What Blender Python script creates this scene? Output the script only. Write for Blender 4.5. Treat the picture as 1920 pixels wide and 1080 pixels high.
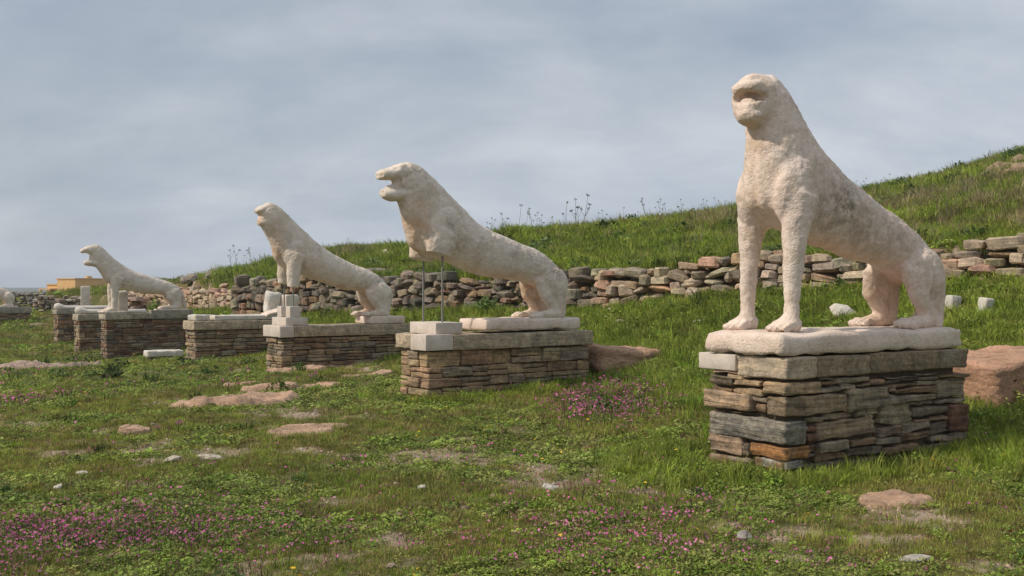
import bpy, bmesh, math, random
import numpy as np
from mathutils import Vector, noise as mn

for o in list(bpy.data.objects):
    bpy.data.objects.remove(o)
SC = bpy.context.scene
COL = SC.collection
R = math.radians
rng = random.Random(11)
nr = np.random.RandomState(5)

# ------------------------------------------------------------------ camera
CZ = 1.30                       # eye height; the terrain near the first pedestal lies at about 0.05
F = 1867.0                      # focal length in photo pixels (35 mm lens)
HZ = 546.0                      # horizon row of the photo
cam = bpy.data.cameras.new('camera')
cam.lens = 35.0
cam.sensor_width = 36.0
cam.shift_y = (HZ - 540.0) / 1920.0
cam.clip_start = 0.05
cam.clip_end = 20000
camo = bpy.data.objects.new('camera', cam)
COL.objects.link(camo)
camo.location = (0, 0, CZ)
camo.rotation_euler = (R(90), 0, 0)
SC.camera = camo
SC.render.resolution_x, SC.render.resolution_y = 1024, 576

# ------------------------------------------------------------------ sky, sun, exposure
SUN_EL = R(44)
SUN_H = Vector((-0.955, -0.297))
SUN_DIR = Vector((SUN_H.x * math.cos(SUN_EL), SUN_H.y * math.cos(SUN_EL), math.sin(SUN_EL)))
W = bpy.data.worlds.new('World')
SC.world = W
W.use_nodes = True
wn, wl = W.node_tree.nodes, W.node_tree.links
wn.clear()
wout = wn.new('ShaderNodeOutputWorld')
sky = wn.new('ShaderNodeTexSky')
sky.sky_type = 'NISHITA'
sky.sun_disc = False
sky.sun_elevation = SUN_EL
sky.sun_rotation = math.atan2(SUN_H.x, SUN_H.y) % (2 * math.pi)
sky.air_density = 1.0
sky.dust_density = 2.0
bgs = wn.new('ShaderNodeBackground')
bgs.inputs[1].default_value = 0.075
wl.new(sky.outputs[0], bgs.inputs[0])
tc = wn.new('ShaderNodeTexCoord')
sx = wn.new('ShaderNodeSeparateXYZ')
wl.new(tc.outputs['Generated'], sx.inputs[0])
den = wn.new('ShaderNodeMath'); den.operation = 'ADD'; den.inputs[1].default_value = 0.42
ab = wn.new('ShaderNodeMath'); ab.operation = 'ABSOLUTE'
wl.new(sx.outputs[2], ab.inputs[0]); wl.new(ab.outputs[0], den.inputs[0])
dx = wn.new('ShaderNodeMath'); dx.operation = 'DIVIDE'
dy = wn.new('ShaderNodeMath'); dy.operation = 'DIVIDE'
wl.new(sx.outputs[0], dx.inputs[0]); wl.new(den.outputs[0], dx.inputs[1])
wl.new(sx.outputs[1], dy.inputs[0]); wl.new(den.outputs[0], dy.inputs[1])
cx = wn.new('ShaderNodeCombineXYZ')
wl.new(dx.outputs[0], cx.inputs[0]); wl.new(dy.outputs[0], cx.inputs[1])
mp = wn.new('ShaderNodeMapping')
mp.inputs['Scale'].default_value = (0.95, 1.45, 1)
mp.inputs['Rotation'].default_value = (0, 0, R(14))
mp.inputs['Location'].default_value = (3.4, 1.7, 0)
wl.new(cx.outputs[0], mp.inputs[0])
cn = wn.new('ShaderNodeTexNoise')
cn.inputs['Scale'].default_value = 1.0
cn.inputs['Detail'].default_value = 9
cn.inputs['Roughness'].default_value = 0.52
cn.inputs['Distortion'].default_value = 0.5
wl.new(mp.outputs[0], cn.inputs['Vector'])
cr = wn.new('ShaderNodeValToRGB')        # cloud cover
cr.color_ramp.elements[0].position = 0.33
cr.color_ramp.elements[0].color = (0.62, 0.62, 0.62, 1)
cr.color_ramp.elements[1].position = 0.56
cr.color_ramp.elements[1].color = (0.97, 0.97, 0.97, 1)
wl.new(cn.outputs[0], cr.inputs[0])
cn2 = wn.new('ShaderNodeTexNoise')
cn2.inputs['Scale'].default_value = 2.3
cn2.inputs['Detail'].default_value = 10
cn2.inputs['Roughness'].default_value = 0.58
cn2.inputs['Distortion'].default_value = 0.25
wl.new(mp.outputs[0], cn2.inputs['Vector'])
cc = wn.new('ShaderNodeValToRGB')        # cloud brightness
cc.color_ramp.elements[0].position = 0.20
cc.color_ramp.elements[0].color = (0.325, 0.405, 0.515, 1)
cc.color_ramp.elements[1].position = 0.80
cc.color_ramp.elements[1].color = (0.76, 0.79, 0.83, 1)
wl.new(cn2.outputs[0], cc.inputs[0])
bgc = wn.new('ShaderNodeBackground')
bgc.inputs[1].default_value = 1.0
wl.new(cc.outputs[0], bgc.inputs[0])
mx = wn.new('ShaderNodeMixShader')
wl.new(cr.outputs[0], mx.inputs[0]); wl.new(bgs.outputs[0], mx.inputs[1]); wl.new(bgc.outputs[0], mx.inputs[2])
wl.new(mx.outputs[0], wout.inputs[0])

sun = bpy.data.lights.new('sun', 'SUN')
sun.energy = 3.35
sun.angle = R(2.2)               # sun veiled by thin cloud
sun.color = (1.0, 0.90, 0.76)
suno = bpy.data.objects.new('sun', sun)
COL.objects.link(suno)
suno.rotation_euler = SUN_DIR.to_track_quat('Z', 'Y').to_euler()
suno.location = (-20, -6, 25)

SC.view_settings.view_transform = 'Standard'
SC.view_settings.look = 'None'
SC.view_settings.exposure = 0.0
SC.view_settings.gamma = 1.0
SC.view_settings.use_curve_mapping = False

# ------------------------------------------------------------------ numpy noise
def _hash(i, j, s):
    n = (i * 374761393 + j * 668265263 + s * 1442695041) & 0xFFFFFFFF
    n = ((n ^ (n >> 13)) * 1274126177) & 0xFFFFFFFF
    n = n ^ (n >> 16)
    return (n & 0xFFFF) / 65535.0

def vn(x, y, s=0):
    x = np.asarray(x, float); y = np.asarray(y, float)
    i = np.floor(x).astype(np.int64); j = np.floor(y).astype(np.int64)
    fx = x - i; fy = y - j
    fx = fx * fx * (3 - 2 * fx); fy = fy * fy * (3 - 2 * fy)
    a = _hash(i, j, s); b = _hash(i + 1, j, s); c = _hash(i, j + 1, s); d = _hash(i + 1, j + 1, s)
    return (a * (1 - fx) + b * fx) * (1 - fy) + (c * (1 - fx) + d * fx) * fy

def fbm(x, y, s=0, o=4):
    t = 0; a = 0.5
    for k in range(o):
        t = t + a * vn(x * 2 ** k, y * 2 ** k, s + k * 7); a *= 0.5
    return t / (1 - 0.5 ** o)

def sst(a, b, x):
    t = np.clip((x - a) / (b - a), 0, 1)
    return t * t * (3 - 2 * t)

# ------------------------------------------------------------------ terrain function (z measured from the eye, then + CZ)
WALLP = np.array([(16, 5.5), (8.3, 12.5), (6.5, 14), (3.8, 16.2), (1.7, 18), (-1.2, 21.5), (-4.5, 25.8), (-8.1, 30.0),
                  (-8.7, 33), (-10.9, 39.8), (-19.4, 50), (-42, 63)], float)
WBASE = np.array([.55, .38, .21, .05, -.23, -.33, -.51, -.71, -.68, -.72, -.85, -1.2])
WTOP = np.array([1.0, .85, .66, .53, .38, .27, .36, .27, .25, .05, -.10, -1.2])
def from_px(px, py, Y):
    return ((px - 960) / F * Y, Y, (HZ - py) / F * Y)
FR = [(0, 0, -1.3), (-4, 3, -1.32), (4, 3, -1.2), (0, 5, -1.27), (-3, 6, -1.3), (3, 5, -1.22), (1.911, 6.97, -1.335), (1.5, 7.7, -1.31), (2.6, 7.3, -1.30),
      (3.73, 8.15, -1.21), (5.6, 8.6, -.95), (-.98, 11.5, -1.226), (1.06, 12.9, -1.13), (-3.71, 15.96, -1.30), (-1.7, 17.4, -1.12),
      (-6.54, 20.5, -1.43), (-4.6, 21.9, -1.22), (-11.02, 27, -1.91), (-9, 28.4, -1.62), (-6, 10, -1.37), (-10, 18, -1.6), (-14, 24, -1.82),
      (-20, 30, -1.8), (-8, 5, -1.42), (-13.5, 31, -1.94), (-16, 35, -1.86), (-20.7, 42, -1.3), (-13.5, 37, -1.5), (-16, 44, -1.0),
      (-22, 50, -.95), (-30, 60, -.9), (-60, 0, -2.6), (-60, 40, -2.2), (-60, 90, -2.0), (-40, -25, -2), (0, -25, -1.4), (40, -25, 0), (12, 2, -.2),
      (-70, 140, -2.3), (-120, 150, -5), (-120, 40, -4), (-40, 100, -1.5)]
BK = [from_px(1920, 300, 30), from_px(1780, 352, 28.5), from_px(1640, 386, 27), from_px(1500, 412, 26), from_px(1370, 419, 26), from_px(1220, 428, 27), from_px(1080, 437, 28), from_px(960, 448, 29.5),
      from_px(905, 458, 30), from_px(770, 474, 33), from_px(640, 489, 36), from_px(500, 506, 40), from_px(420, 512, 44), from_px(350, 528, 47), from_px(290, 530, 56),
      (20, 44, 4.6), (11, 44, 2.4), (3, 44, 1.6), (-4, 48, 1.2), (-10, 58, .6), (-18, 62, .3), (30, 20, 6.0), (14, 16, 2.3),
      (60, 40, 7), (60, 110, 4), (0, 110, -1), (20, 70, 3.2), (-25, 80, -.6), (22, 2, 2.6), (40, -25, 2), (-30, 72, -.7), (-70, 140, -2.4), (0, 160, -5), (120, 160, 0), (-120, 160, -5), (120, 0, 8)]
fr = np.array(FR + [(p[0], p[1], z) for p, z in zip(WALLP, WBASE)])
bk = np.array(BK + [(p[0], p[1], z - .04) for p, z in zip(WALLP, WTOP)])

def _tps_fit(P):
    n = len(P)
    d2 = ((P[:, None, :2] - P[None, :, :2]) ** 2).sum(-1)
    K = np.where(d2 > 0, 0.5 * d2 * np.log(d2 + 1e-12), 0)
    A = np.zeros((n + 3, n + 3))
    A[:n, :n] = K + np.eye(n) * 0.35
    A[:n, n] = 1; A[:n, n + 1:] = P[:, :2]
    A[n, :n] = 1; A[n + 1:, :n] = P[:, :2].T
    return np.linalg.solve(A, np.concatenate([P[:, 2], np.zeros(3)]))
_cf, _cb = _tps_fit(fr), _tps_fit(bk)
def _tps(P, c, x, y):
    out = np.full(x.shape, c[len(P)]) + c[len(P) + 1] * x + c[len(P) + 2] * y
    for k in range(len(P)):
        d2 = (x - P[k, 0]) ** 2 + (y - P[k, 1]) ** 2
        out += c[k] * 0.5 * d2 * np.log(d2 + 1e-12)
    return out
BPOLY = np.vstack([WALLP, [(-200, 200), (300, 300), (300, -60), (30, -8)]])
def wall_d(x, y):
    best = np.full(x.shape, 1e9)
    for a, b in zip(WALLP[:-1], WALLP[1:]):
        ab_ = b - a
        t = np.clip(((x - a[0]) * ab_[0] + (y - a[1]) * ab_[1]) / (ab_ @ ab_), 0, 1)
        best = np.minimum(best, np.hypot(x - a[0] - t * ab_[0], y - a[1] - t * ab_[1]))
    ins = np.zeros(x.shape, bool)
    n = len(BPOLY)
    for k in range(n):
        x1, y1 = BPOLY[k]; x2, y2 = BPOLY[(k + 1) % n]
        c = ((y1 > y) != (y2 > y)) & (x < (x2 - x1) * (y - y1) / (y2 - y1 + 1e-12) + x1)
        ins ^= c
    return np.where(ins, best, -best)
def terrain(x, y):
    x = np.atleast_1d(np.asarray(x, float)); y = np.atleast_1d(np.asarray(y, float))
    a = _tps(fr, _cf, x, y); b = _tps(bk, _cb, x, y)
    t = sst(-.02, .12, wall_d(x, y))
    h = a * (1 - t) + b * t
    h = h + (fbm(x * .55, y * .55, 3, 3) - .5) * .14 * sst(2, 9, np.hypot(x, y)) + (fbm(x * 2.3, y * 2.3, 9, 3) - .5) * .055
    dd = wall_d(x, y)
    h = h + ((fbm(x * .42, y * .42, 71, 3) - .5) * .55 + (fbm(x * 1.3, y * 1.3, 73, 2) - .5) * .14) * sst(.6, 4, dd)
    return h + CZ
def tz(x, y):
    return float(terrain(x, y)[0])
_YS = np.geomspace(3.2, 150, 2600)
def ground(px, py):
    k = (px - 960) / F
    h = terrain(k * _YS, _YS)
    ray = CZ + (HZ - py) / F * _YS
    i = int(np.argmax(h >= ray)) if (h >= ray).any() else len(_YS) - 1
    Y = _YS[i]
    return Vector((k * Y, Y, float(h[i])))

# ------------------------------------------------------------------ node helpers and materials
class NT:
    def __init__(s, name):
        s.m = bpy.data.materials.new(name); s.m.use_nodes = True
        s.n, s.l = s.m.node_tree.nodes, s.m.node_tree.links
        s.b = s.n['Principled BSDF']; s.out = s.n['Material Output']
        s.b.inputs['Specular IOR Level'].default_value = 0.25
        g = s.n.new('ShaderNodeNewGeometry'); s.pos = g.outputs['Position']; s.nrm = g.outputs['Normal']
    def link(s, a, b): s.l.new(a, b)
    def map(s, scale, rot=(0, 0, 0), src=None):
        m = s.n.new('ShaderNodeMapping'); m.inputs['Scale'].default_value = scale; m.inputs['Rotation'].default_value = rot
        s.link(src or s.pos, m.inputs[0]); return m.outputs[0]
    def noise(s, scale, detail=4, rough=.55, vec=None, dist=0):
        t = s.n.new('ShaderNodeTexNoise'); t.inputs['Scale'].default_value = scale; t.inputs['Detail'].default_value = detail
        t.inputs['Roughness'].default_value = rough; t.inputs['Distortion'].default_value = dist
        s.link(vec or s.pos, t.inputs['Vector']); return t.outputs[0]
    def voro(s, scale, vec=None, feat='F1'):
        t = s.n.new('ShaderNodeTexVoronoi'); t.feature = feat; t.inputs['Scale'].default_value = scale
        s.link(vec or s.pos, t.inputs['Vector']); return t
    def ramp(s, fac, *st):
        r = s.n.new('ShaderNodeValToRGB'); e = r.color_ramp.elements
        while len(e) < len(st): e.new(.5)
        for k, (p, c) in enumerate(st):
            e[k].position = p
            e[k].color = (c, c, c, 1) if isinstance(c, (int, float)) else (*c, 1)
        s.link(fac, r.inputs[0]); return r.outputs[0]
    def mix(s, fac, a, b, mode='MIX'):
        m = s.n.new('ShaderNodeMix'); m.data_type = 'RGBA'; m.blend_type = mode
        for v, i in ((fac, 0), (a, 6), (b, 7)):
            if isinstance(v, (int, float)): m.inputs[i].default_value = v
            elif isinstance(v, tuple): m.inputs[i].default_value = (*v, 1)
            else: s.link(v, m.inputs[i])
        return m.outputs[2]
    def math(s, op, a, b=None):
        m = s.n.new('ShaderNodeMath'); m.operation = op
        for v, i in ((a, 0), (b, 1)):
            if v is None: continue
            if isinstance(v, (int, float)): m.inputs[i].default_value = v
            else: s.link(v, m.inputs[i])
        return m.outputs[0]
    def bump(s, h, dist=.01, strength=1.0, prev=None):
        b = s.n.new('ShaderNodeBump'); b.inputs['Distance'].default_value = dist; b.inputs['Strength'].default_value = strength
        s.link(h, b.inputs['Height'])
        if prev: s.link(prev, b.inputs['Normal'])
        return b.outputs[0]
    def done(s, col, rough=.85, normal=None):
        s.link(col, s.b.inputs['Base Color']); s.b.inputs['Roughness'].default_value = rough
        if normal: s.link(normal, s.b.inputs['Normal'])
        return s.m
    def objcol(s):
        o = s.n.new('ShaderNodeObjectInfo'); return o.outputs['Color'], o.outputs['Random']
    def attr(s, name):
        a = s.n.new('ShaderNodeAttribute'); a.attribute_name = name; return a.outputs['Fac']

def mat_marble(name, base, pink, dark, grain=1.0):
    t = NT(name)
    n1 = t.noise(1.7, 6, .6); n2 = t.noise(5.5, 6, .65); n3 = t.noise(34, 5, .7); n4 = t.noise(2.6, 7, .7, vec=t.map((1, 1, 1.6), (0, 0, .6)))
    c = t.mix(t.ramp(n1, (.36, 0), (.66, 1)), base, pink)
    c = t.mix(t.ramp(n2, (.48, 0), (.72, .85)), c, (base[0] * .76, base[1] * .70, base[2] * .60))
    c = t.mix(.6, c, t.ramp(t.noise(60, 4, .7), (.3, .72), (.7, 1.2)), 'MULTIPLY')
    c = t.mix(t.ramp(n4, (.54, 0), (.70, .62)), c, dark)                         # grey weathering blotches
    c = t.mix(t.ramp(t.noise(1.0, 6, .7, vec=t.map((9, 9, 1.3))), (.52, 0), (.68, .42)), c, dark)           # rain streaks
    sp = t.math('MULTIPLY', t.ramp(n3, (.56, 0), (.68, .55)), t.ramp(n4, (.44, .1), (.6, 1)))
    c = t.mix(sp, c, (dark[0] * .55, dark[1] * .55, dark[2] * .55))            # lichen specks
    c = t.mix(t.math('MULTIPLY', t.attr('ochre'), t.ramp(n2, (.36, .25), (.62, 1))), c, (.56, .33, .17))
    c = t.mix(t.math('MULTIPLY', t.attr('stain'), t.ramp(t.noise(11, 6, .75), (.40, .05), (.60, .95))), c, (.20, .165, .125))
    b = t.bump(t.noise(70, 4, .7), .006 * grain, .7)
    v = t.voro(48)
    b = t.bump(t.ramp(v.outputs[0], (0, 0), (.45, 1)), .005 * grain, .45, b)
    b = t.bump(t.noise(16, 5, .7), .012, .5, b)
    b = t.bump(n2, .03, .35, b)
    return t.done(c, .9, b)

def mat_stone(name, strata=1.0, lichen=.5):
    t = NT(name)
    oc, rnd = t.objcol()
    sv = t.map((3.2, 3.2, 34))
    st = t.noise(1.0, 5, .65, vec=sv, dist=.4)
    n1 = t.noise(7, 6, .65); n2 = t.noise(26, 6, .7); n3 = t.noise(3.1, 6, .7)
    c = t.mix(.75 * strata, oc, t.ramp(st, (.33, .25), (.5, .92), (.7, (1.36, 1.26, 1.12))), 'MULTIPLY')
    c = t.mix(.8, c, t.ramp(n1, (.3, .5), (.7, (1.42, 1.34, 1.2))), 'MULTIPLY')
    c = t.mix(.65, c, t.ramp(n2, (.35, .5), (.65, 1.3)), 'MULTIPLY')
    c = t.mix(t.math('MULTIPLY', t.ramp(n3, (.56, 0), (.68, 1)), lichen), c, (.36, .31, .245))
    c = t.mix(t.math('MULTIPLY', t.ramp(t.noise(9, 5, .7), (.6, 0), (.7, 1)), lichen), c, (.06, .058, .05))
    b = t.bump(st, .022 * strata, .9)
    b = t.bump(n2, .012, .8, b)
    b = t.bump(n1, .03, .5, b)
    return t.done(c, .92, b)

def mat_rock(name, a, b_, grey):
    t = NT(name)
    oc, rnd = t.objcol()
    n1 = t.noise(2.2, 6, .65); n2 = t.noise(9, 7, .7); n3 = t.noise(40, 5, .7)
    c = t.mix(t.ramp(n1, (.35, 0), (.65, 1)), a, b_)
    c = t.mix(t.ramp(n2, (.5, 0), (.7, .65)), c, grey)
    c = t.mix(.6, c, t.ramp(n3, (.3, .55), (.7, 1.25)), 'MULTIPLY')
    c = t.mix(1.0, c, oc, 'MULTIPLY')
    stv = t.noise(1.0, 6, .7, vec=t.map((3, 5, 20), (.25, .15, .3)), dist=.6)
    c = t.mix(.55, c, t.ramp(stv, (.36, .42), (.52, 1.0), (.7, 1.2)), 'MULTIPLY')
    b = t.bump(stv, .05, .9)
    b = t.bump(n2, .07, 1.0, b); b = t.bump(n3, .012, .9, b)
    return t.done(c, .92, b)

def mat_plain(name, c1, c2, scale=8, rough=.8, bump=.004):
    t = NT(name)
    n = t.noise(scale, 6, .65); n2 = t.noise(scale * 6, 5, .7)
    c = t.mix(t.ramp(n, (.3, 0), (.7, 1)), c1, c2)
    c = t.mix(.35, c, t.ramp(n2, (.3, .7), (.7, 1.2)), 'MULTIPLY')
    return t.done(c, rough, t.bump(n2, bump, .8))

def mat_leaf(name, c1, c2, c3, wscale=.9, trans=.22):
    t = NT(name)
    oc, rnd = t.objcol()
    n = t.noise(wscale, 5, .6)
    c = t.mix(t.ramp(n, (.36, 0), (.62, 1)), c1, c2)
    c = t.mix(t.ramp(rnd, (.3, 0), (1, .95)), c, c3)
    c = t.mix(.6, c, t.ramp(t.noise(.32, 4, .6), (.32, (.72, .78, .8)), (.68, (1.3, 1.2, 1.1))), 'MULTIPLY')
    n2 = t.noise(23, 2, .5)
    c = t.mix(.5, c, t.ramp(n2, (.3, .65), (.7, 1.35)), 'MULTIPLY')
    fr_ = t.math('FRACT', t.math('MULTIPLY', rnd, 17.31))
    c = t.mix(1.0, c, t.ramp(fr_, (0, .42), (1, 1.55)), 'MULTIPLY')
    t.link(c, t.b.inputs['Base Color']); t.b.inputs['Roughness'].default_value = .6
    tr = t.n.new('ShaderNodeBsdfTranslucent'); t.link(c, tr.inputs[0])
    ms = t.n.new('ShaderNodeMixShader'); ms.inputs[0].default_value = trans
    t.link(t.b.outputs[0], ms.inputs[1]); t.link(tr.outputs[0], ms.inputs[2]); t.link(ms.outputs[0], t.out.inputs[0])
    return t.m

def mat_ground():
    t = NT('turf_and_soil')
    n1 = t.noise(.55, 6, .6); n2 = t.noise(4.5, 7, .65); n3 = t.noise(30, 6, .7)
    g = t.mix(t.ramp(n1, (.35, 0), (.65, 1)), (.10, .115, .026), (.165, .14, .05))
    g = t.mix(t.ramp(n2, (.45, 0), (.65, .8)), g, (.19, .135, .08))
    g = t.mix(.7, g, t.ramp(n3, (.3, .4), (.7, 1.5)), 'MULTIPLY')
    v = t.voro(55); v2 = t.voro(24)
    s = t.mix(t.ramp(n2, (.35, 0), (.65, 1)), (.27, .19, .13), (.40, .30, .22))
    s = t.mix(t.ramp(v.outputs['Color'], (.2, 0), (.9, .6)), s, (.40, .33, .27))
    s = t.mix(t.ramp(v2.outputs[0], (.1, .5), (.35, 0)), s, (.14, .09, .06))
    f = t.math('ADD', t.attr('soil'), t.math('MULTIPLY', t.math('SUBTRACT', n2, .5), .9))
    c = t.mix(t.ramp(f, (.36, 0), (.72, 1)), g, s)
    b = t.bump(n3, .02, .9); b = t.bump(t.ramp(v.outputs[0], (0, 1), (.5, 0)), .008, .6, b)
    return t.done(c, .95, b)

M = {}
M['ground'] = mat_ground()
M['marble'] = mat_marble('weathered_marble', (.78, .665, .57), (.78, .615, .525), (.50, .42, .345), 1.5)
M['marble_grey'] = mat_marble('weathered_marble_grey', (.74, .655, .565), (.71, .60, .505), (.48, .415, .345), .9)
M['marble_white'] = mat_marble('broken_white_marble', (.66, .61, .54), (.58, .54, .48), (.38, .36, .33), 1.0)
M['marble_new'] = mat_plain('sawn_new_marble', (.68, .60, .53), (.47, .40, .335), 4, .8, .004)
M['stone'] = mat_stone('schist_and_gneiss', 1.0, .55)
M['cap'] = mat_stone('lichen_marble_cap', .55, .8)
M['wallstone'] = mat_stone('dry_wall_stone', .55, .6)
M['rock'] = mat_rock('pink_gneiss', (.60, .40, .29), (.52, .37, .27), (.38, .31, .25))
M['core'] = mat_plain('packed_earth', (.10, .075, .05), (.15, .11, .075), 14, .95, .01)
M['steel'] = mat_plain('dull_steel', (.26, .25, .235), (.20, .185, .17), 30, .5, .001)
M['ochre'] = mat_plain('ochre_plaster', (.74, .47, .21), (.66, .40, .17), 1.2, .9, .01)
M['ochre_trim'] = mat_plain('ochre_parapet', (.66, .46, .24), (.6, .4, .2), 2, .9, .01)
M['dark'] = mat_plain('dark_opening', (.03, .026, .02), (.05, .04, .03), 4, .9, .01)

# ------------------------------------------------------------------ object helpers
def mesh_obj(name, me, mat, parent=None, loc=None, rot=None, color=None):
    o = bpy.data.objects.new(name, me)
    COL.objects.link(o)
    if mat is not None and len(me.materials) == 0:
        me.materials.append(mat)
    if parent is not None: o.parent = parent
    if loc is not None: o.location = loc
    if rot is not None: o.rotation_euler = rot
    if color is not None: o.color = (*color, 1)
    return o
def tag(o, label, cat, group=None, kind=None):
    o['label'] = label; o['category'] = cat
    if group: o['group'] = group
    if kind: o['kind'] = kind
    return o
def thing(name, label, cat, loc, rz=0, group=None):
    o = bpy.data.objects.new(name, None)
    COL.objects.link(o)
    o.empty_display_size = .2
    o.location = loc; o.rotation_euler = (0, 0, rz)
    return tag(o, label, cat, group)
def py_mesh(name, v, f, smooth=False):
    me = bpy.data.meshes.new(name)
    me.from_pydata(v, [], f)
    if smooth: me.polygons.foreach_set('use_smooth', [True] * len(me.polygons))
    me.update()
    return me

def rbox(name, hx, hy, hz, seed, r=.015, cell=.06, amp=.008, freq=7, strata=0, skew=.0, smooth=True, chips=0, cz=None):
    """rounded, worn block: closed lattice box with displaced faces"""
    r = min(r, hx * .45, hy * .45, hz * .45)
    rs = random.Random(seed)
    def ax(h, cell=cell):
        n = max(1, min(16, int(round(2 * (h - r) / cell))))
        inner = [-(h - r) + 2 * (h - r) * k / n for k in range(n + 1)]
        return [-h] + inner + [h]
    X, Y, Z = ax(hx), ax(hy), ax(hz, cz or cell)
    nx, ny, nz = len(X) - 1, len(Y) - 1, len(Z) - 1
    idx, vs, fs = {}, [], []
    sk = [rs.uniform(-skew, skew) for _ in range(4)]
    off = Vector((rs.uniform(-50, 50), rs.uniform(-50, 50), rs.uniform(-50, 50)))
    def vid(i, j, k):
        key = (i, j, k)
        if key in idx: return idx[key]
        x, y, z = X[i], Y[j], Z[k]
        qx = max(-(hx - r), min(hx - r, x)); qy = max(-(hy - r), min(hy - r, y)); qz = max(-(hz - r), min(hz - r, z))
        d = Vector((x - qx, y - qy, z - qz))
        if d.length > 1e-9: d = d.normalized() * r
        p = Vector((qx, qy, qz)) + d
        nvec = mn.noise_vector(p * freq + off)
        q = p + nvec * amp + mn.noise_vector(p * freq * 3.1 + off) * amp * .4
        if strata:
            g = mn.noise(Vector((p.x * 1.5 + off.x, p.y * 1.5, p.z * 42 + off.z)))
            q.x += (1 if x > 0 else -1) * g * strata * (abs(x) > hx - r - 1e-6)
            q.y += (1 if y > 0 else -1) * g * strata * (abs(y) > hy - r - 1e-6)
        if chips:
            g = mn.noise(p * 9 + off * .7)
            if g > .12:
                q -= d * min(1.5, (g - .12) * 6) * chips if d.length > 0 else Vector((0, 0, 0))
        q.z += q.x / max(hx, .01) * sk[0] * hz + q.x * sk[1] * (q.z / max(hz, .01)) * .3
        q.x += q.z / max(hz, .01) * sk[2] * hz
        idx[key] = len(vs); vs.append(tuple(q)); return idx[key]
    for i in range(nx):
        for j in range(ny):
            fs.append((vid(i, j, 0), vid(i, j + 1, 0), vid(i + 1, j + 1, 0), vid(i + 1, j, 0)))
            fs.append((vid(i, j, nz), vid(i + 1, j, nz), vid(i + 1, j + 1, nz), vid(i, j + 1, nz)))
    for i in range(nx):
        for k in range(nz):
            fs.append((vid(i, 0, k), vid(i + 1, 0, k), vid(i + 1, 0, k + 1), vid(i, 0, k + 1)))
            fs.append((vid(i, ny, k), vid(i, ny, k + 1), vid(i + 1, ny, k + 1), vid(i + 1, ny, k)))
    for j in range(ny):
        for k in range(nz):
            fs.append((vid(0, j, k), vid(0, j, k + 1), vid(0, j + 1, k + 1), vid(0, j + 1, k)))
            fs.append((vid(nx, j, k), vid(nx, j + 1, k), vid(nx, j + 1, k + 1), vid(nx, j, k + 1)))
    return py_mesh(name, vs, fs, smooth)

def rock_mesh(name, seed, sub=3, planes=11, amp=.06, rough=.03, smooth=False):
    """angular boulder of about unit radius: directions clipped by random planes, then roughened"""
    rs = random.Random(seed)
    bm = bmesh.new()
    bmesh.ops.create_icosphere(bm, subdivisions=sub, radius=1)
    pl = []
    for k in range(planes):
        n = Vector((rs.gauss(0, 1), rs.gauss(0, 1), rs.gauss(0, 1))).normalized()
        pl.append((n, rs.uniform(.5, .92)))
    off = Vector((rs.uniform(-90, 90), rs.uniform(-90, 90), rs.uniform(-90, 90)))
    for v in bm.verts:
        d = v.co.normalized(); r = 1.05
        for n, h in pl:
            c = n.dot(d)
            if c > .05: r = min(r, h / c)
        r *= 1 + amp * mn.noise(d * 2.2 + off) + rough * mn.noise(d * 7 + off)
        v.co = d * r
    me = bpy.data.meshes.new(name)
    bm.to_mesh(me); bm.free()
    if smooth: me.polygons.foreach_set('use_smooth', [True] * len(me.polygons))
    return me

def chunk_mesh(name, seed, b0, b1, wild=1.0):
    """cheap squared wall stone, unit size, 44 triangles"""
    rs = random.Random(seed)
    bm = bmesh.new()
    bmesh.ops.create_cube(bm, size=1)
    for v in bm.verts:
        v.co += Vector((rs.uniform(-.12, .05) * v.co.x * 2, rs.uniform(-.08, .05) * v.co.y * 2, rs.uniform(-.16, .06) * v.co.z * 2)) * wild
    bmesh.ops.bevel(bm, geom=list(bm.edges), offset=rs.uniform(b0, b1), segments=1, affect='EDGES', profile=.6)
    for v in bm.verts:
        v.co += Vector((rs.uniform(-.035, .035), rs.uniform(-.05, .05), rs.uniform(-.035, .035)))
    me = bpy.data.meshes.new(name)
    bm.to_mesh(me); bm.free()
    return me
CHUNKS = [chunk_mesh('wall_stone', 100 + k, .10, .16) for k in range(10)] + [chunk_mesh('wall_stone', 150 + k, .2, .29, 1.7) for k in range(10)]

def vary(c, rs, v=.16, h=.05):
    k = 1 + rs.uniform(-v, v)
    return tuple(max(.01, x * k * (1 + rs.uniform(-h, h))) for x in c)

EXCL = []      # (x, y, r) kept clear of plants
FOOT = []      # pedestal footprints (x, y, angle, length, width)

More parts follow.
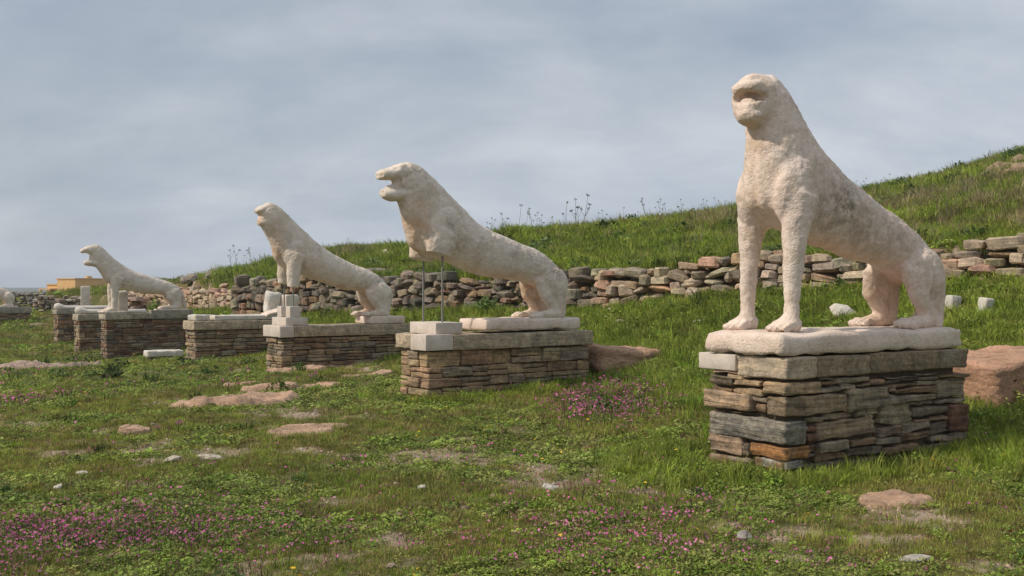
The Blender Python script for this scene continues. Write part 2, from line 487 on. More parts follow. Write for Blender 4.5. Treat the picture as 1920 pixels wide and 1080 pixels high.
# ------------------------------------------------------------------ ground sheet
def sinh_axis(lo, hi, fine_at, fine, n):
    a = np.linspace(math.asinh((lo - fine_at) / fine), math.asinh((hi - fine_at) / fine), n)
    return np.sinh(a) * fine + fine_at
gx = sinh_axis(-140, 140, -1, 9.0, 480)
gy = sinh_axis(-12, 170, 8, 7.0, 460)
GX, GY = np.meshgrid(gx, gy)
GZ = terrain(GX.ravel(), GY.ravel())
def soil_ellipse(px, py, rpx, rpy):
    g = ground(px, py); a = ground(px, py - rpy); b = ground(px, py + rpy)
    return (g.x, g.y, rpx / F * g.y, max(.08, (a.y - b.y) / 2))
SOIL = [soil_ellipse(*e) for e in ((1060, 906, 150, 17), (1240, 922, 110, 14), (1370, 908, 70, 9), (1700, 975, 120, 30), (1650, 1008, 70, 22), (1860, 1066, 90, 13),
                                   (855, 826, 50, 6), (390, 852, 85, 13), (60, 794, 100, 7), (540, 775, 120, 12), (690, 690, 60, 9), (1480, 1045, 40, 12), (250, 1040, 60, 8), (640, 940, 60, 8), (1060, 640, 30, 6),
                                   (560, 845, 60, 7), (740, 1010, 60, 8), (120, 850, 50, 7), (1350, 990, 60, 8))]
def soil_mask(x, y):
    m = np.zeros_like(x)
    for ex, ey, rx, ry in SOIL:
        q = ((x - ex) / rx) ** 2 + ((y - ey) / ry) ** 2
        m = np.maximum(m, np.exp(-q * .8))
    n = fbm(x * 1.3, y * 1.3, 31, 4)
    back = sst(-6, 0, wall_d(x, y))
    m = np.maximum(m, sst(.54, .72, n) * .75 * (1 - back))
    m = m * (.25 + 1.15 * fbm(x * 5, y * 5, 44, 3))
    return np.clip(m, 0, 1)
GS = soil_mask(GX.ravel(), GY.ravel())
GS = np.maximum(GS, .75 * (np.abs(wall_d(GX.ravel(), GY.ravel())) < .16))
ny_, nx_ = GX.shape
vv = np.stack([GX.ravel(), GY.ravel(), GZ], 1)
ii = np.arange(ny_ * nx_).reshape(ny_, nx_)
ff = np.stack([ii[:-1, :-1], ii[:-1, 1:], ii[1:, 1:], ii[1:, :-1]], -1).reshape(-1, 4)
me = bpy.data.meshes.new('ground')
me.vertices.add(len(vv)); me.vertices.foreach_set('co', vv.ravel())
me.loops.add(ff.size); me.loops.foreach_set('vertex_index', ff.ravel())
me.polygons.add(len(ff)); me.polygons.foreach_set('loop_start', np.arange(len(ff)) * 4)
me.polygons.foreach_set('use_smooth', np.ones(len(ff), bool))
me.update(); me.validate()
at = me.attributes.new('soil', 'FLOAT', 'POINT'); at.data.foreach_set('value', GS)
gr = mesh_obj('ground', me, M['ground'])
gr['kind'] = 'structure'; gr['label'] = 'grassy hillside ground with soil patches'

# sea and far headland
t = NT('sea_water')
t.b.inputs['Base Color'].default_value = (.03, .06, .085, 1); t.b.inputs['Roughness'].default_value = .25
t.link(t.bump(t.noise(.3, 4, .6), .3, .5), t.b.inputs['Normal'])
sea = mesh_obj('sea', py_mesh('sea', [(-9000, 165, -9), (9000, 165, -9), (9000, 15000, -9), (-9000, 15000, -9)], [(0, 1, 2, 3)]), t.m)
sea['kind'] = 'structure'; sea['label'] = 'distant sea behind the island'
def ridge_hill(name, x0, x1, y, z0, h, seed, mat):
    n = 90; v = []; f = []
    for k in range(n + 1):
        tt = k / n; x = x0 + (x1 - x0) * tt
        hh = h * (math.sin(math.pi * tt) ** .6) * (.62 + .75 * float(fbm(np.array([tt * 7.0]), np.array([.3]), seed, 4)[0]))
        v += [(x, y, z0), (x, y + 160, z0 + hh * .6), (x, y + 330, z0 + hh), (x, y + 800, z0)]
    for k in range(n):
        for j in range(3):
            a = k * 4 + j
            f.append((a, a + 4, a + 5, a + 1))
    o = mesh_obj(name, py_mesh(name, v, f, True), mat)
    return o
hm = mat_plain('far_scrub_hillside', (.075, .09, .05), (.12, .115, .075), .02, .95, .5)
hl = ridge_hill('headland', -1700, -480, 1150, -9, 21, 4, hm)
hl['kind'] = 'structure'; hl['label'] = 'low blue-grey headland beyond the sea'

# ------------------------------------------------------------------ pedestals
TAN = (.40, .30, .20); PINK = (.40, .265, .185); GREY = (.315, .26, .20); RUST = (.36, .19, .085); BROWN = (.27, .185, .12); DRED = (.20, .11, .075)
PALE = (.47, .385, .285); DARK = (.17, .14, .105)
PAL = [TAN, PINK, GREY, BROWN, TAN, BROWN, DARK, PALE, RUST]

class Ped:
    def __init__(s, C, ang, L, W_, ztop, zbot, cap, label, group=None):
        s.C, s.ang, s.L, s.W, s.cap = C, R(ang), L, W_, cap
        s.zt = ztop + CZ; s.zb = zbot + CZ
        s.root = thing('stone_pedestal', label, 'pedestal', (C[0], C[1], s.zb), s.ang, group)
        s.H = s.zt - s.zb
        s.d = Vector((math.cos(s.ang), math.sin(s.ang))); s.p = Vector((-s.d.y, s.d.x))
        FOOT.append((C[0], C[1], s.ang, L, W_))
    def loc(s, u, w, z=0):       # world position; z above the cap top
        q = Vector(s.C) + s.d * u + s.p * w
        return Vector((q.x, q.y, s.zt + z))
    def face(s, px, py, side):   # photo pixel -> (along, z above ground base) on the long ('B') or narrow ('A') face
        k = (px - 960) / F
        d = s.d if side == 'B' else s.p
        u = (k * s.C[1] - s.C[0]) / (d.x - k * d.y)
        Y = s.C[1] + u * d.y
        return u, CZ + (HZ - py) / F * Y - s.zb
    def block(s, name, u0, u1, w0, w1, z0, z1, mat, color=None, seed=0, **kw):
        me_ = rbox(name, (u1 - u0) / 2, (w1 - w0) / 2, (z1 - z0) / 2, seed, **kw)
        return mesh_obj(name, me_, mat, s.root, ((u0 + u1) / 2, (w0 + w1) / 2, (z0 + z1) / 2), None, color)
    def core(s, top):
        s.block('earth_core', .07, s.L - .07, .07, s.W - .07, -.15, top, M['core'], None, 3, r=.02, cell=.3, amp=.01)

def courses(P, seed, hmin, hmax, wmin, wmax, pal, top, bottom=-.10, cell=.07, mat='stone', inset=0.0):
    """ring of coursed stones on all four faces, corners overlapping in turn"""
    rs = random.Random(seed)
    z = bottom; odd = 0
    L, W_ = P.L - inset, P.W - inset
    lo = inset
    while z < top - .03:
        h = rs.uniform(hmin, hmax)
        if top - (z + h) < hmin * .8: h = top - z
        dep = .2
        odd ^= 1
        segs = []
        def run(a, b):
            out = []; x = a
            while x < b - .04:
                w = rs.uniform(wmin, wmax)
                if b - (x + w) < wmin * .8: w = b - x
                out.append((x, x + w)); x += w
            return out
        def stone(u0, u1, w0, w1, face):
            jit = rs.uniform(-.024, .022)
            g = .004
            zz0, zz1 = z + rs.uniform(-.004, .006), z + h - rs.uniform(0.004, .014)
            parts = [(zz0, zz1)]
            if h > .085 and rs.random() < .42 and face:   # split into two thin slabs
                m_ = zz0 + (zz1 - zz0) * rs.uniform(.4, .6)
                parts = [(zz0, m_ - .004), (m_ + .004, zz1)]
            for za, zb_ in parts:
                c = vary(rs.choice(pal), rs)
                j2 = jit + rs.uniform(-.008, .008)
                du = j2 if face in ('A', 'C') else 0
                dw = j2 if face in ('B', 'D') else 0
                P.block('stone', u0 + g + du, u1 - g + du, w0 + g + dw, w1 - g + dw, za, zb_, M[mat], c, rs.randrange(10 ** 6), r=.014, cell=cell, cz=cell * .4, amp=.011, strata=.012, skew=.11)
        if odd:
            for a, b in run(lo, L): stone(a, b, lo, lo + dep, 'B')
            for a, b in run(lo, L): stone(a, b, W_ - dep, W_, 'D')
            for a, b in run(lo + dep, W_ - dep): stone(lo, lo + dep, a, b, 'A')
            for a, b in run(lo + dep, W_ - dep): stone(L - dep, L, a, b, 'C')
        else:
            for a, b in run(lo, W_): stone(lo, lo + dep, a, b, 'A')
            for a, b in run(lo, W_): stone(L - dep, L, a, b, 'C')
            for a, b in run(lo + dep, L - dep): stone(a, b, lo, lo + dep, 'B')
            for a, b in run(lo + dep, L - dep): stone(a, b, W_ - dep, W_, 'D')
        z += h

# --- first pedestal: the stones of its two faces laid as they lie
P1 = Ped((1.911, 6.97), 33, 2.16, .84, -.467, -1.36, .16, 'nearest stone pedestal under the lion with a full set of legs')
P1.core(P1.H - .10)
def zq(P, zx, zy, side): return P.face(1300 + zx / 3.085, 580 + zy / 3.085, side)
def p1_b(x0, x1, y0, y1, col, proud=0, dep=.22, **kw):
    xm = (x0 + x1) / 2
    u0 = zq(P1, x0, y0, 'B')[0]; u1 = zq(P1, x1, y0, 'B')[0]
    z1 = zq(P1, xm, y0, 'B')[1]; z0 = zq(P1, xm, y1, 'B')[1]
    a = dict(r=.009, cell=.045, cz=.014, amp=.014, strata=.016, skew=.13); a.update(kw)
    P1.block('stone', u0 + .006, u1 - .006, -proud, dep, z0 + .005, z1 - .005, M['stone'], col, int(x0 * 7 + y0), **a)
def p1_a(x0, x1, y0, y1, col, proud=0, dep=.22, **kw):
    xm = (x0 + x1) / 2
    w1 = zq(P1, x0, y0, 'A')[0]; w0 = zq(P1, x1, y0, 'A')[0]
    z1 = zq(P1, xm, y0, 'A')[1]; z0 = zq(P1, xm, y1, 'A')[1]
    a = dict(r=.009, cell=.045, cz=.014, amp=.014, strata=.016, skew=.13); a.update(kw)
    P1.block('stone', -proud, dep, w0 + .006, w1 - .006, z0 + .005, z1 - .005, M['stone'], col, int(x0 * 5 + y0), **a)
def p1_c(xl, xr, ya0, ya1, yb0, yb1, col, **kw):       # corner stone seen on both faces
    w1 = zq(P1, xl, ya0, 'A')[0]; u1 = zq(P1, xr, yb0, 'B')[0]
    z1 = (zq(P1, (xl + 530) / 2, ya0, 'A')[1] + zq(P1, (xr + 530) / 2, yb0, 'B')[1]) / 2
    z0 = (zq(P1, (xl + 530) / 2, ya1, 'A')[1] + zq(P1, (xr + 530) / 2, yb1, 'B')[1]) / 2
    a = dict(r=.014, cell=.045, cz=.014, amp=.014, strata=.016, skew=.04); a.update(kw)
    P1.block('stone', -.012, u1, -.012, w1, z0 + .003, z1 - .003, M['stone'], col, int(xl * 3 + ya0), **a)
Hc = P1.H
for u0, u1, w0, w1, z1, mt, col in ((0, .33, 0, .46, -.002, 'cap', (.52, .43, .335)), (.336, .92, .0, .84, -.006, 'cap', (.31, .245, .175)), (.926, 2.16, .0, .84, 0, 'cap', (.275, .215, .15))):
    P1.block('cap_slab', u0, u1, w0 - .01, w1, Hc - .155, Hc + z1, M[mt], col, int(u0 * 100) + 5, r=.012, cell=.045, cz=.018, amp=.008, strata=.009)
P1.block('new_cap_block', -.012, .33, .465, .85, Hc - .125, Hc - .003, M['marble_new'], (1, 1, 1), 77, r=.008, cell=.1, amp=.002)
for a in ((400, 738, 415, 500, 425, 492, TAN), (428, 878, 510, 615, 492, 610, (.34, .26, .18)), (98, 652, 612, 765, 655, 775, (.27, .25, .22)), (330, 672, 795, 868, 785, 862, RUST)):
    p1_c(*a)
for a in ((110, 285, 352, 374, PINK), (95, 226, 380, 448, DARK), (196, 282, 378, 402, TAN), (284, 330, 370, 402, PALE), (228, 386, 404, 450, TAN), (230, 402, 456, 497, TAN),
          (100, 225, 452, 470, BROWN), (335, 430, 508, 545, GREY), (350, 425, 548, 600, BROWN), (120, 340, 590, 600, BROWN), (92, 275, 722, 830, (.38, .28, .21)), (280, 325, 770, 850, DARK), (200, 330, 850, 900, GREY), (90, 200, 835, 900, BROWN), (340, 520, 872, 930, BROWN)):
    p1_a(*a)
p1_a(78, 346, 474, 584, (.46, .34, .245), .03, .3)
for a in ((740, 852, 446, 482, GREY), (852, 948, 432, 466, GREY), (745, 830, 418, 442, BROWN), (835, 1020, 392, 428, PALE), (955, 1030, 430, 452, BROWN), (1024, 1112, 402, 436, PINK), (1118, 1300, 400, 424, GREY), (1302, 1425, 386, 410, DARK), (1428, 1592, 374, 396, BROWN), (1118, 1300, 384, 398, DARK), (1302, 1424, 368, 384, GREY), (745, 832, 398, 416, GREY),
          (1035, 1120, 440, 458, DARK), (1122, 1290, 428, 452, BROWN), (1292, 1420, 414, 440, GREY), (1428, 1590, 398, 512, GREY), (888, 1126, 452, 580, (.30, .245, .18)), (1130, 1162, 456, 482, PINK), (1166, 1422, 446, 486, BROWN), (1130, 1405, 490, 540, (.28, .22, .165)),
          (878, 905, 500, 590, PALE), (1014, 1092, 546, 614, (.38, .31, .23)), (938, 1010, 584, 626, GREY), (772, 932, 600, 640, GREY), (660, 778, 622, 664, (.33, .28, .215)), (1092, 1272, 546, 668, (.31, .255, .185)), (1276, 1400, 528, 556, GREY), (1274, 1475, 562, 618, DARK),
          (1410, 1590, 518, 545, GREY), (1480, 1594, 548, 712, DRED), (1212, 1372, 650, 706, (.29, .235, .185)), (1280, 1476, 624, 648, BROWN), (1376, 1478, 652, 720, DARK), (1084, 1206, 674, 736, (.30, .21, .155)), (722, 1058, 636, 742, (.36, .275, .195)), (655, 716, 672, 716, DRED), (655, 718, 722, 775, DRED),
          (724, 905, 762, 826, GREY), (910, 1060, 748, 790, BROWN), (1064, 1200, 738, 780, GREY), (1204, 1380, 712, 760, BROWN), (1384, 1590, 718, 770, GREY), (680, 720, 780, 830, BROWN), (606, 716, 848, 872, GREY), (532, 640, 872, 930, (.30, .29, .27)), (722, 900, 830, 880, BROWN), (645, 900, 882, 930, DARK), (905, 1100, 794, 850, DARK), (1104, 1300, 784, 830, BROWN), (1304, 1590, 772, 830, DARK), (904, 1200, 854, 900, BROWN)):
    p1_b(*a, proud=rng.uniform(-.03, .016))
# its two hidden faces
_rs = random.Random(8)
z = -.1
while z < Hc - .17:
    h = min(_rs.uniform(.07, .13), Hc - .16 - z)
    x = .24
    while x < 2.12:
        w = min(_rs.uniform(.2, .45), 2.16 - x)
        P1.block('stone', x, x + w - .006, .63, .84 + _rs.uniform(-.02, .01), z, z + h - .006, M['stone'], vary(_rs.choice(PAL), _rs), _rs.randrange(9 ** 6), r=.02, cell=.1, amp=.01)
        x += w
    for a, b in ((.23, .42), (.42, .62)):
        P1.block('stone', 1.95, 2.155 + _rs.uniform(-.01, .012), a, b - .006, z, z + h - .006, M['stone'], vary(_rs.choice(PAL), _rs), _rs.randrange(9 ** 6), r=.02, cell=.1, amp=.01)
    z += h

# --- second pedestal
P2 = Ped((-.98, 11.5), 35, 2.45, .70, -.505, -1.25, .185, 'second pedestal, of tan blocks with a sawn marble block on its front end')
P2.core(P2.H - .12)
courses(P2, 21, .10, .15, .2, .5, [(.42, .31, .20), (.40, .28, .18), TAN, (.36, .26, .17), GREY, (.42, .32, .22)], P2.H - .19, cell=.07, inset=.02)
P2.block('new_cap_block', -.03, .34, -.02, .34, P2.H - .185, P2.H, M['marble_new'], (1, 1, 1), 6, r=.006, cell=.09, amp=.003)
P2.block('cap_slab', -.03, .34, .345, .72, P2.H - .18, P2.H - .004, M['cap'], (.50, .41, .31), 9, r=.02, cell=.06, amp=.014)
P2.block('cap_slab', .345, 1.5, -.022, .72, P2.H - .19, P2.H - .006, M['cap'], (.45, .375, .285), 12, r=.012, cell=.06, amp=.006, strata=.008)
P2.block('cap_slab', 1.506, 2.47, -.018, .72, P2.H - .185, P2.H - .002, M['cap'], (.43, .36, .27), 14, r=.012, cell=.06, amp=.006, strata=.008)
# --- third
P3 = Ped((-3.71, 15.96), 35, 2.35, .70, -.56, -1.33, .18, 'third pedestal, behind pink flat rocks, carrying the faceless lion')
P3.core(P3.H - .12)
courses(P3, 33, .06, .125, .18, .5, [TAN, BROWN, (.35, .26, .18), GREY, (.38, .28, .19), DARK], P3.H - .19, cell=.09, inset=.02)
P3.block('cap_slab', -.02, .22, -.02, .72, P3.H - .185, P3.H, M['marble_new'], (1, 1, 1), 61, r=.012, cell=.08, amp=.006)
P3.block('cap_slab', .226, 1.4, -.016, .72, P3.H - .18, P3.H - .004, M['cap'], (.44, .37, .285), 62, r=.012, cell=.08, amp=.006, strata=.006)
P3.block('cap_slab', 1.406, 2.37, -.02, .72, P3.H - .185, P3.H - .002, M['cap'], (.44, .37, .285), 63, r=.012, cell=.08, amp=.006, strata=.006)
# --- fourth, lion lost
P4 = Ped((-6.54, 20.5), 35, 2.3, .70, -.62, -1.46, .185, 'low pedestal topped by a flat pale slab without a standing lion')
P4.core(P4.H - .12)
courses(P4, 44, .07, .13, .2, .55, [BROWN, TAN, (.33, .235, .16), BROWN, GREY], P4.H - .19, cell=.11, inset=.02)
P4.block('cap_slab', -.02, 1.2, -.02, .72, P4.H - .185, P4.H, M['cap'], (.48, .40, .305), 41, r=.012, cell=.1, amp=.006)
P4.block('cap_slab', 1.206, 2.32, -.02, .72, P4.H - .185, P4.H - .003, M['cap'], (.45, .375, .29), 42, r=.012, cell=.1, amp=.006)
# --- fifth
P5 = Ped((-11.02, 27.0), 35, 2.35, .70, -.564, -1.95, .2, 'tall brown pedestal under the roaring lion in front of the ochre building')
P5.core(P5.H - .12)
courses(P5, 55, .07, .14, .2, .5, [BROWN, DRED, DARK, (.25, .18, .125), GREY, (.30, .21, .145)], P5.H - .21, cell=.13, inset=.02)
P5.block('cap_slab', -.02, .72, -.02, .72, P5.H - .21, P5.H, M['cap'], (.46, .42, .34), 51, r=.012, cell=.12, amp=.006)
P5.block('cap_slab', .726, 1.3, -.01, .72, P5.H - .21, P5.H - .06, M['cap'], (.34, .31, .25), 52, r=.012, cell=.12, amp=.006)
P5.block('cap_slab', 1.306, 2.37, -.02, .72, P5.H - .21, P5.H + .03, M['cap'], (.32, .30, .25), 53, r=.012, cell=.12, amp=.006)
# --- sixth and seventh (only their ends show)
P6 = Ped((-13.5, 31.0), 35, 2.3, .75, -.72, -1.98, .15, 'narrow looking pedestal between the tall brown one and the farther pillar')
P6.core(P6.H - .12)
courses(P6, 66, .09, .16, .2, .5, [BROWN, DRED, DARK, GREY, (.42, .34, .25)], P6.H - .2, cell=.2, inset=.02)
P6.block('cap_slab', -.02, 2.3, -.02, .77, P6.H - .2, P6.H, M['cap'], (.42, .38, .31), 54, r=.014, cell=.15, amp=.008)
P7 = Ped((-16.0, 35.0), 35, 2.3, .75, -.66, -1.9, .15, 'outermost dark pedestal with a rounded marble bar along its top')
P7.core(P7.H - .12)
courses(P7, 77, .09, .16, .2, .5, [BROWN, (.40, .25, .16), DARK, GREY], P7.H - .16, cell=.2, inset=.02)
P7.block('cap_slab', -.02, 2.3, -.02, .77, P7.H - .16, P7.H, M['cap'], (.36, .33, .28), 56, r=.014, cell=.15, amp=.008)
P8 = Ped((-22.6, 40.9), 35, 2.6, .8, -.68, -1.35, .2, 'low grey pedestal cut by the picture edge at far left')
P8.core(P8.H - .12)
courses(P8, 88, .1, .16, .25, .55, [DARK, BROWN, GREY], P8.H - .24, cell=.25, inset=.02)
P8.block('cap_slab', -.02, 2.62, -.02, .82, P8.H - .25, P8.H, M['cap'], (.36, .33, .29), 57, r=.014, cell=.2, amp=.008)

# ------------------------------------------------------------------ lions
def loft(bm, st, wc, n=22, sq=1.0):
    rings = []
    for (tu, tz_), (bu, bz), hw in st:
        c = Vector(((tu + bu) / 2, wc, (tz_ + bz) / 2)); a = Vector(((tu - bu) / 2, 0, (tz_ - bz) / 2))
        ring = []
        for k in range(n):
            th = 2 * math.pi * k / n
            co, si = math.cos(th), math.sin(th)
            co = math.copysign(abs(co) ** sq, co); si = math.copysign(abs(si) ** sq, si)
            ring.append(bm.verts.new(c + a * co + Vector((0, hw * si, 0))))
        rings.append(ring)
    fs = []
    for r0, r1 in zip(rings[:-1], rings[1:]):
        for k in range(n):
            fs.append(bm.faces.new((r0[k], r0[(k + 1) % n], r1[(k + 1) % n], r1[k])))
    fs.append(bm.faces.new(rings[0])); fs.append(bm.faces.new(rings[-1]))
    bmesh.ops.recalc_face_normals(bm, faces=fs)
def smooth_st(st, m=4):
    out = []
    n = len(st)
    def cr_(p0, p1, p2, p3, t): return .5 * ((2 * p1) + (-p0 + p2) * t + (2 * p0 - 5 * p1 + 4 * p2 - p3) * t * t + (-p0 + 3 * p1 - 3 * p2 + p3) * t ** 3)
    F_ = [(a[0], a[1], b[0], b[1], h) for a, b, h in st]
    for i in range(n - 1):
        p = [F_[max(0, i - 1)], F_[i], F_[i + 1], F_[min(n - 1, i + 2)]]
        for k in range(m):
            v = [cr_(p[0][j], p[1][j], p[2][j], p[3][j], k / m) for j in range(5)]
            out.append(((v[0], v[1]), (v[2], v[3]), v[4]))
    out.append(st[-1])
    return out
def tube(bm, pts, n=16):       # (u, w, z, ru, rw): rings square to the path in the u-z plane
    rings = []
    for i, (u, w, z, ru, rw) in enumerate(pts):
        a = pts[max(0, i - 1)]; b = pts[min(len(pts) - 1, i + 1)]
        tdir = Vector((b[0] - a[0], 0, b[2] - a[2])).normalized()
        s_ = Vector((tdir.z, 0, -tdir.x))
        rings.append([bm.verts.new(Vector((u, w, z)) + s_ * ru * math.cos(2 * math.pi * k / n) + Vector((0, rw * math.sin(2 * math.pi * k / n), 0))) for k in range(n)])
    fs = []
    for r0, r1 in zip(rings[:-1], rings[1:]):
        for k in range(n):
            fs.append(bm.faces.new((r0[k], r0[(k + 1) % n], r1[(k + 1) % n], r1[k])))
    fs.append(bm.faces.new(rings[0])); fs.append(bm.faces.new(rings[-1]))
    bmesh.ops.recalc_face_normals(bm, faces=fs)
def ell(bm, c, r, ry=0, sub=3):
    d = bmesh.ops.create_icosphere(bm, subdivisions=sub, radius=1)
    cs, sn = math.cos(ry), math.sin(ry)
    for v in d['verts']:
        x, y, z = v.co.x * r[0], v.co.y * r[1], v.co.z * r[2]
        v.co = Vector((c[0] + x * cs + z * sn, c[1] + y, c[2] - x * sn + z * cs))
def foot(bm, heel, toe, w, zp, h=.1, hw=.085):
    zc = zp + h * .42
    tube(bm, [(heel, w, zc, h * .55, hw * .8), ((heel * .7 + toe * .3), w, zc + .015, h * .68, hw * .95), ((heel * .3 + toe * .7), w, zc - .005, h * .52, hw * 1.0), (toe + .07, w, zc - .02, h * .34, hw * .95)])
    for k in range(4):
        ell(bm, (toe + .01 + .014 * abs(k - 1.5), w + (k - 1.5) * hw * .66, zp + .030), (.062, hw * .25, .040), sub=2)
        ell(bm, (toe + .07 + .014 * abs(k - 1.5), w + (k - 1.5) * hw * .60, zp + .055), (.06, hw * .22, .032), R(18), sub=2)
def hind(bm, w, zp, du=0, out=1, zs=1.0):
    n0 = len(bm.verts)
    ell(bm, (1.95 + du, w - .02 * out, .60), (.23, .105, .22), R(-30))
    tube(bm, [(2.03 + du, w - .02 * out, .68, .14, .085), (2.035 + du, w, .54, .128, .088), (2.05 + du, w, .42, .102, .078), (2.06 + du, w, .31, .085, .070), (2.05 + du, w, zp + .04, .085, .070)])
    tube(bm, [(1.86 + du, w - .09 * out, .74, .07, .06), (1.78 + du, w - .03 * out, .63, .10, .08), (1.83 + du, w, .46, .09, .078), (1.92 + du, w, .34, .075, .07), (1.97 + du, w, .24, .07, .068)])
    bm.verts.ensure_lookup_table()
    for v in bm.verts[n0:]:
        v.co.z = zp + (v.co.z - zp) * zs
    foot(bm, 2.10 + du, 1.64 + du, w + .01 * out, zp, .105, .078)
def foreleg(bm, w, pts):
    tube(bm, [(u, w + dw, z, ru, rw) for u, dw, z, ru, rw in pts])

def finish_lion(bm, name, mat, parent, voxel, seed, amp=1.0, carve=(), ochre=(), stain=(), hollow=(), tongue=None):
    me_ = bpy.data.meshes.new(name)
    bm.to_mesh(me_); bm.free()
    o = bpy.data.objects.new(name, me_)
    COL.objects.link(o)
    md = o.modifiers.new('remesh', 'REMESH'); md.mode = 'VOXEL'; md.voxel_size = voxel; md.use_smooth_shade = True
    tmp = []
    def cutter(c_, r_, ry, op):
        b_ = bmesh.new(); ell(b_, c_, r_, ry, 4)
        m_ = bpy.data.meshes.new('cutter'); b_.to_mesh(m_); b_.free()
        q = bpy.data.objects.new('cutter', m_); COL.objects.link(q); tmp.append(q)
        bo = o.modifiers.new('cut', 'BOOLEAN'); bo.operation = op; bo.object = q; bo.solver = 'EXACT'
    for c_, r_, ry in hollow: cutter(c_, r_, ry, 'DIFFERENCE')
    if tongue: cutter(tongue[0], tongue[1], 0, 'UNION')
    if tmp:
        md2 = o.modifiers.new('remesh_again', 'REMESH'); md2.mode = 'VOXEL'; md2.voxel_size = voxel; md2.use_smooth_shade = True
    sm = o.modifiers.new('smooth', 'SMOOTH'); sm.factor = .5; sm.iterations = 3 if tmp else 5
    dg = bpy.context.evaluated_depsgraph_get()
    dg.update()
    ev = o.evaluated_get(dg)
    new = bpy.data.meshes.new_from_object(ev)
    o.modifiers.clear()
    for q in tmp: bpy.data.objects.remove(q)
    o.data = new
    bpy.data.meshes.remove(me_)
    new.name = name
    n = len(new.vertices)
    co = np.empty(n * 3); new.vertices.foreach_get('co', co); co = co.reshape(-1, 3)
    no = np.empty(n * 3); new.vertices.foreach_get('normal', no); no = no.reshape(-1, 3)
    off = Vector((seed * 3.1, seed * 1.7, seed * 5.3))
    d = np.empty(n)
    for i in range(n):
        p = Vector(co[i])
        a = mn.noise(p * 3.2 + off) * .013 + mn.noise(p * 9 + off) * .008
        b = mn.noise(p * 27 + off)
        c = mn.noise(p * 55 + off)
        g_ = mn.noise(p * 15 + off * 2)
        d[i] = a + b * .0050 + c * .0030 - max(0, g_ - .25) * .013
    d = d * amp
    for c_, r_, dep in carve:
        q = (((co - np.array(c_)) / np.array(r_)) ** 2).sum(1)
        d -= dep * np.exp(-q * 1.2) * np.clip(1.6 - q * .4, 0, 1)
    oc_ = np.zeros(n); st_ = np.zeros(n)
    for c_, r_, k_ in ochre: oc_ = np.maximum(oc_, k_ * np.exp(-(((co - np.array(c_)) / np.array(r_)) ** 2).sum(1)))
    for c_, r_, k_ in stain: st_ = np.maximum(st_, k_ * np.exp(-(((co - np.array(c_)) / np.array(r_)) ** 2).sum(1)))
    co += no * d[:, None]
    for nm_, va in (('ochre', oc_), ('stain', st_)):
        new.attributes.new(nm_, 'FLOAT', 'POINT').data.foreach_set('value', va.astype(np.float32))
    new.vertices.foreach_set('co', co.ravel())
    new.polygons.foreach_set('use_smooth', np.ones(len(new.polygons), bool))
    new.materials.clear(); new.materials.append(mat)
    new.update()
    o.parent = parent
    return o

def lion_root(P, label):
    return thing('lion_statue', label, 'lion statue', P.loc(0, 0, 0), P.ang, 'marble lions along the terrace')

# ---- lion 1: complete, muzzle worn
r1 = lion_root(P1, 'large nearest marble lion on four legs with a worn stubby muzzle')
bm = bmesh.new(); wc = .42
S1 = [((.23, 2.06), (.20, 1.84), .115), ((.28, 2.095), (.16, 1.70), .145), ((.42, 2.015), (.13, 1.59), .172), ((.54, 1.86), (.12, 1.42), .20), ((.68, 1.69), (.11, 1.25), .232), ((.86, 1.53), (.13, 1.10), .258),
      ((1.04, 1.40), (.30, .98), .265), ((1.24, 1.305), (.62, .87), .25), ((1.47, 1.215), (.92, .795), .215), ((1.70, 1.115), (1.25, .72), .198), ((1.90, 1.01), (1.5, .69), .205), ((2.06, .915), (1.72, .63), .21), ((2.19, .80), (1.9, .54), .19), ((2.27, .68), (2.06, .5), .13)]
loft(bm, smooth_st(S1), wc)
loft(bm, smooth_st([((.34, 2.06), (.26, 1.64), .15), ((.20, 2.09), (.16, 1.66), .152), ((.10, 2.085), (.07, 1.685), .145), ((.03, 2.045), (.03, 1.705), .125), ((-.015, 1.99), (-.005, 1.75), .085)]), wc)      # worn blunt head
ell(bm, (.06, wc, 1.975), (.095, .14, .055), R(-10))                                                                         # upper lip
ell(bm, (.07, wc - .02, 1.765), (.09, .115, .075))                                                                           # chin
for s in (-1, 1):
    w = wc + s * .205
    ell(bm, (.40, wc + s * .18, 1.20), (.23, .115, .30), R(14))
    foreleg(bm, w, [(.40, 0, 1.18, .17, .12), (.35, .005 * s, 1.0, .135, .10), (.325, .01 * s, .85, .105, .083), (.315, .012 * s, .66, .083, .070), (.305, .012 * s, .50, .068, .060), (.30, .012 * s, .36, .057, .054), (.29, .012 * s, .24, .060, .058)])
    foot(bm, .35, .13, w + .012 * s, .165, .11, .083)
    ell(bm, (.265, w + .012 * s, .255), (.075, .056, .06), R(-25))
    hind(bm, wc + s * .215, .165, -.03, s)
tube(bm, [(2.2, wc, .70, .07, .07), (2.24, wc, .52, .06, .06), (2.2, wc, .34, .055, .055), (2.1, wc, .22, .055, .055)])
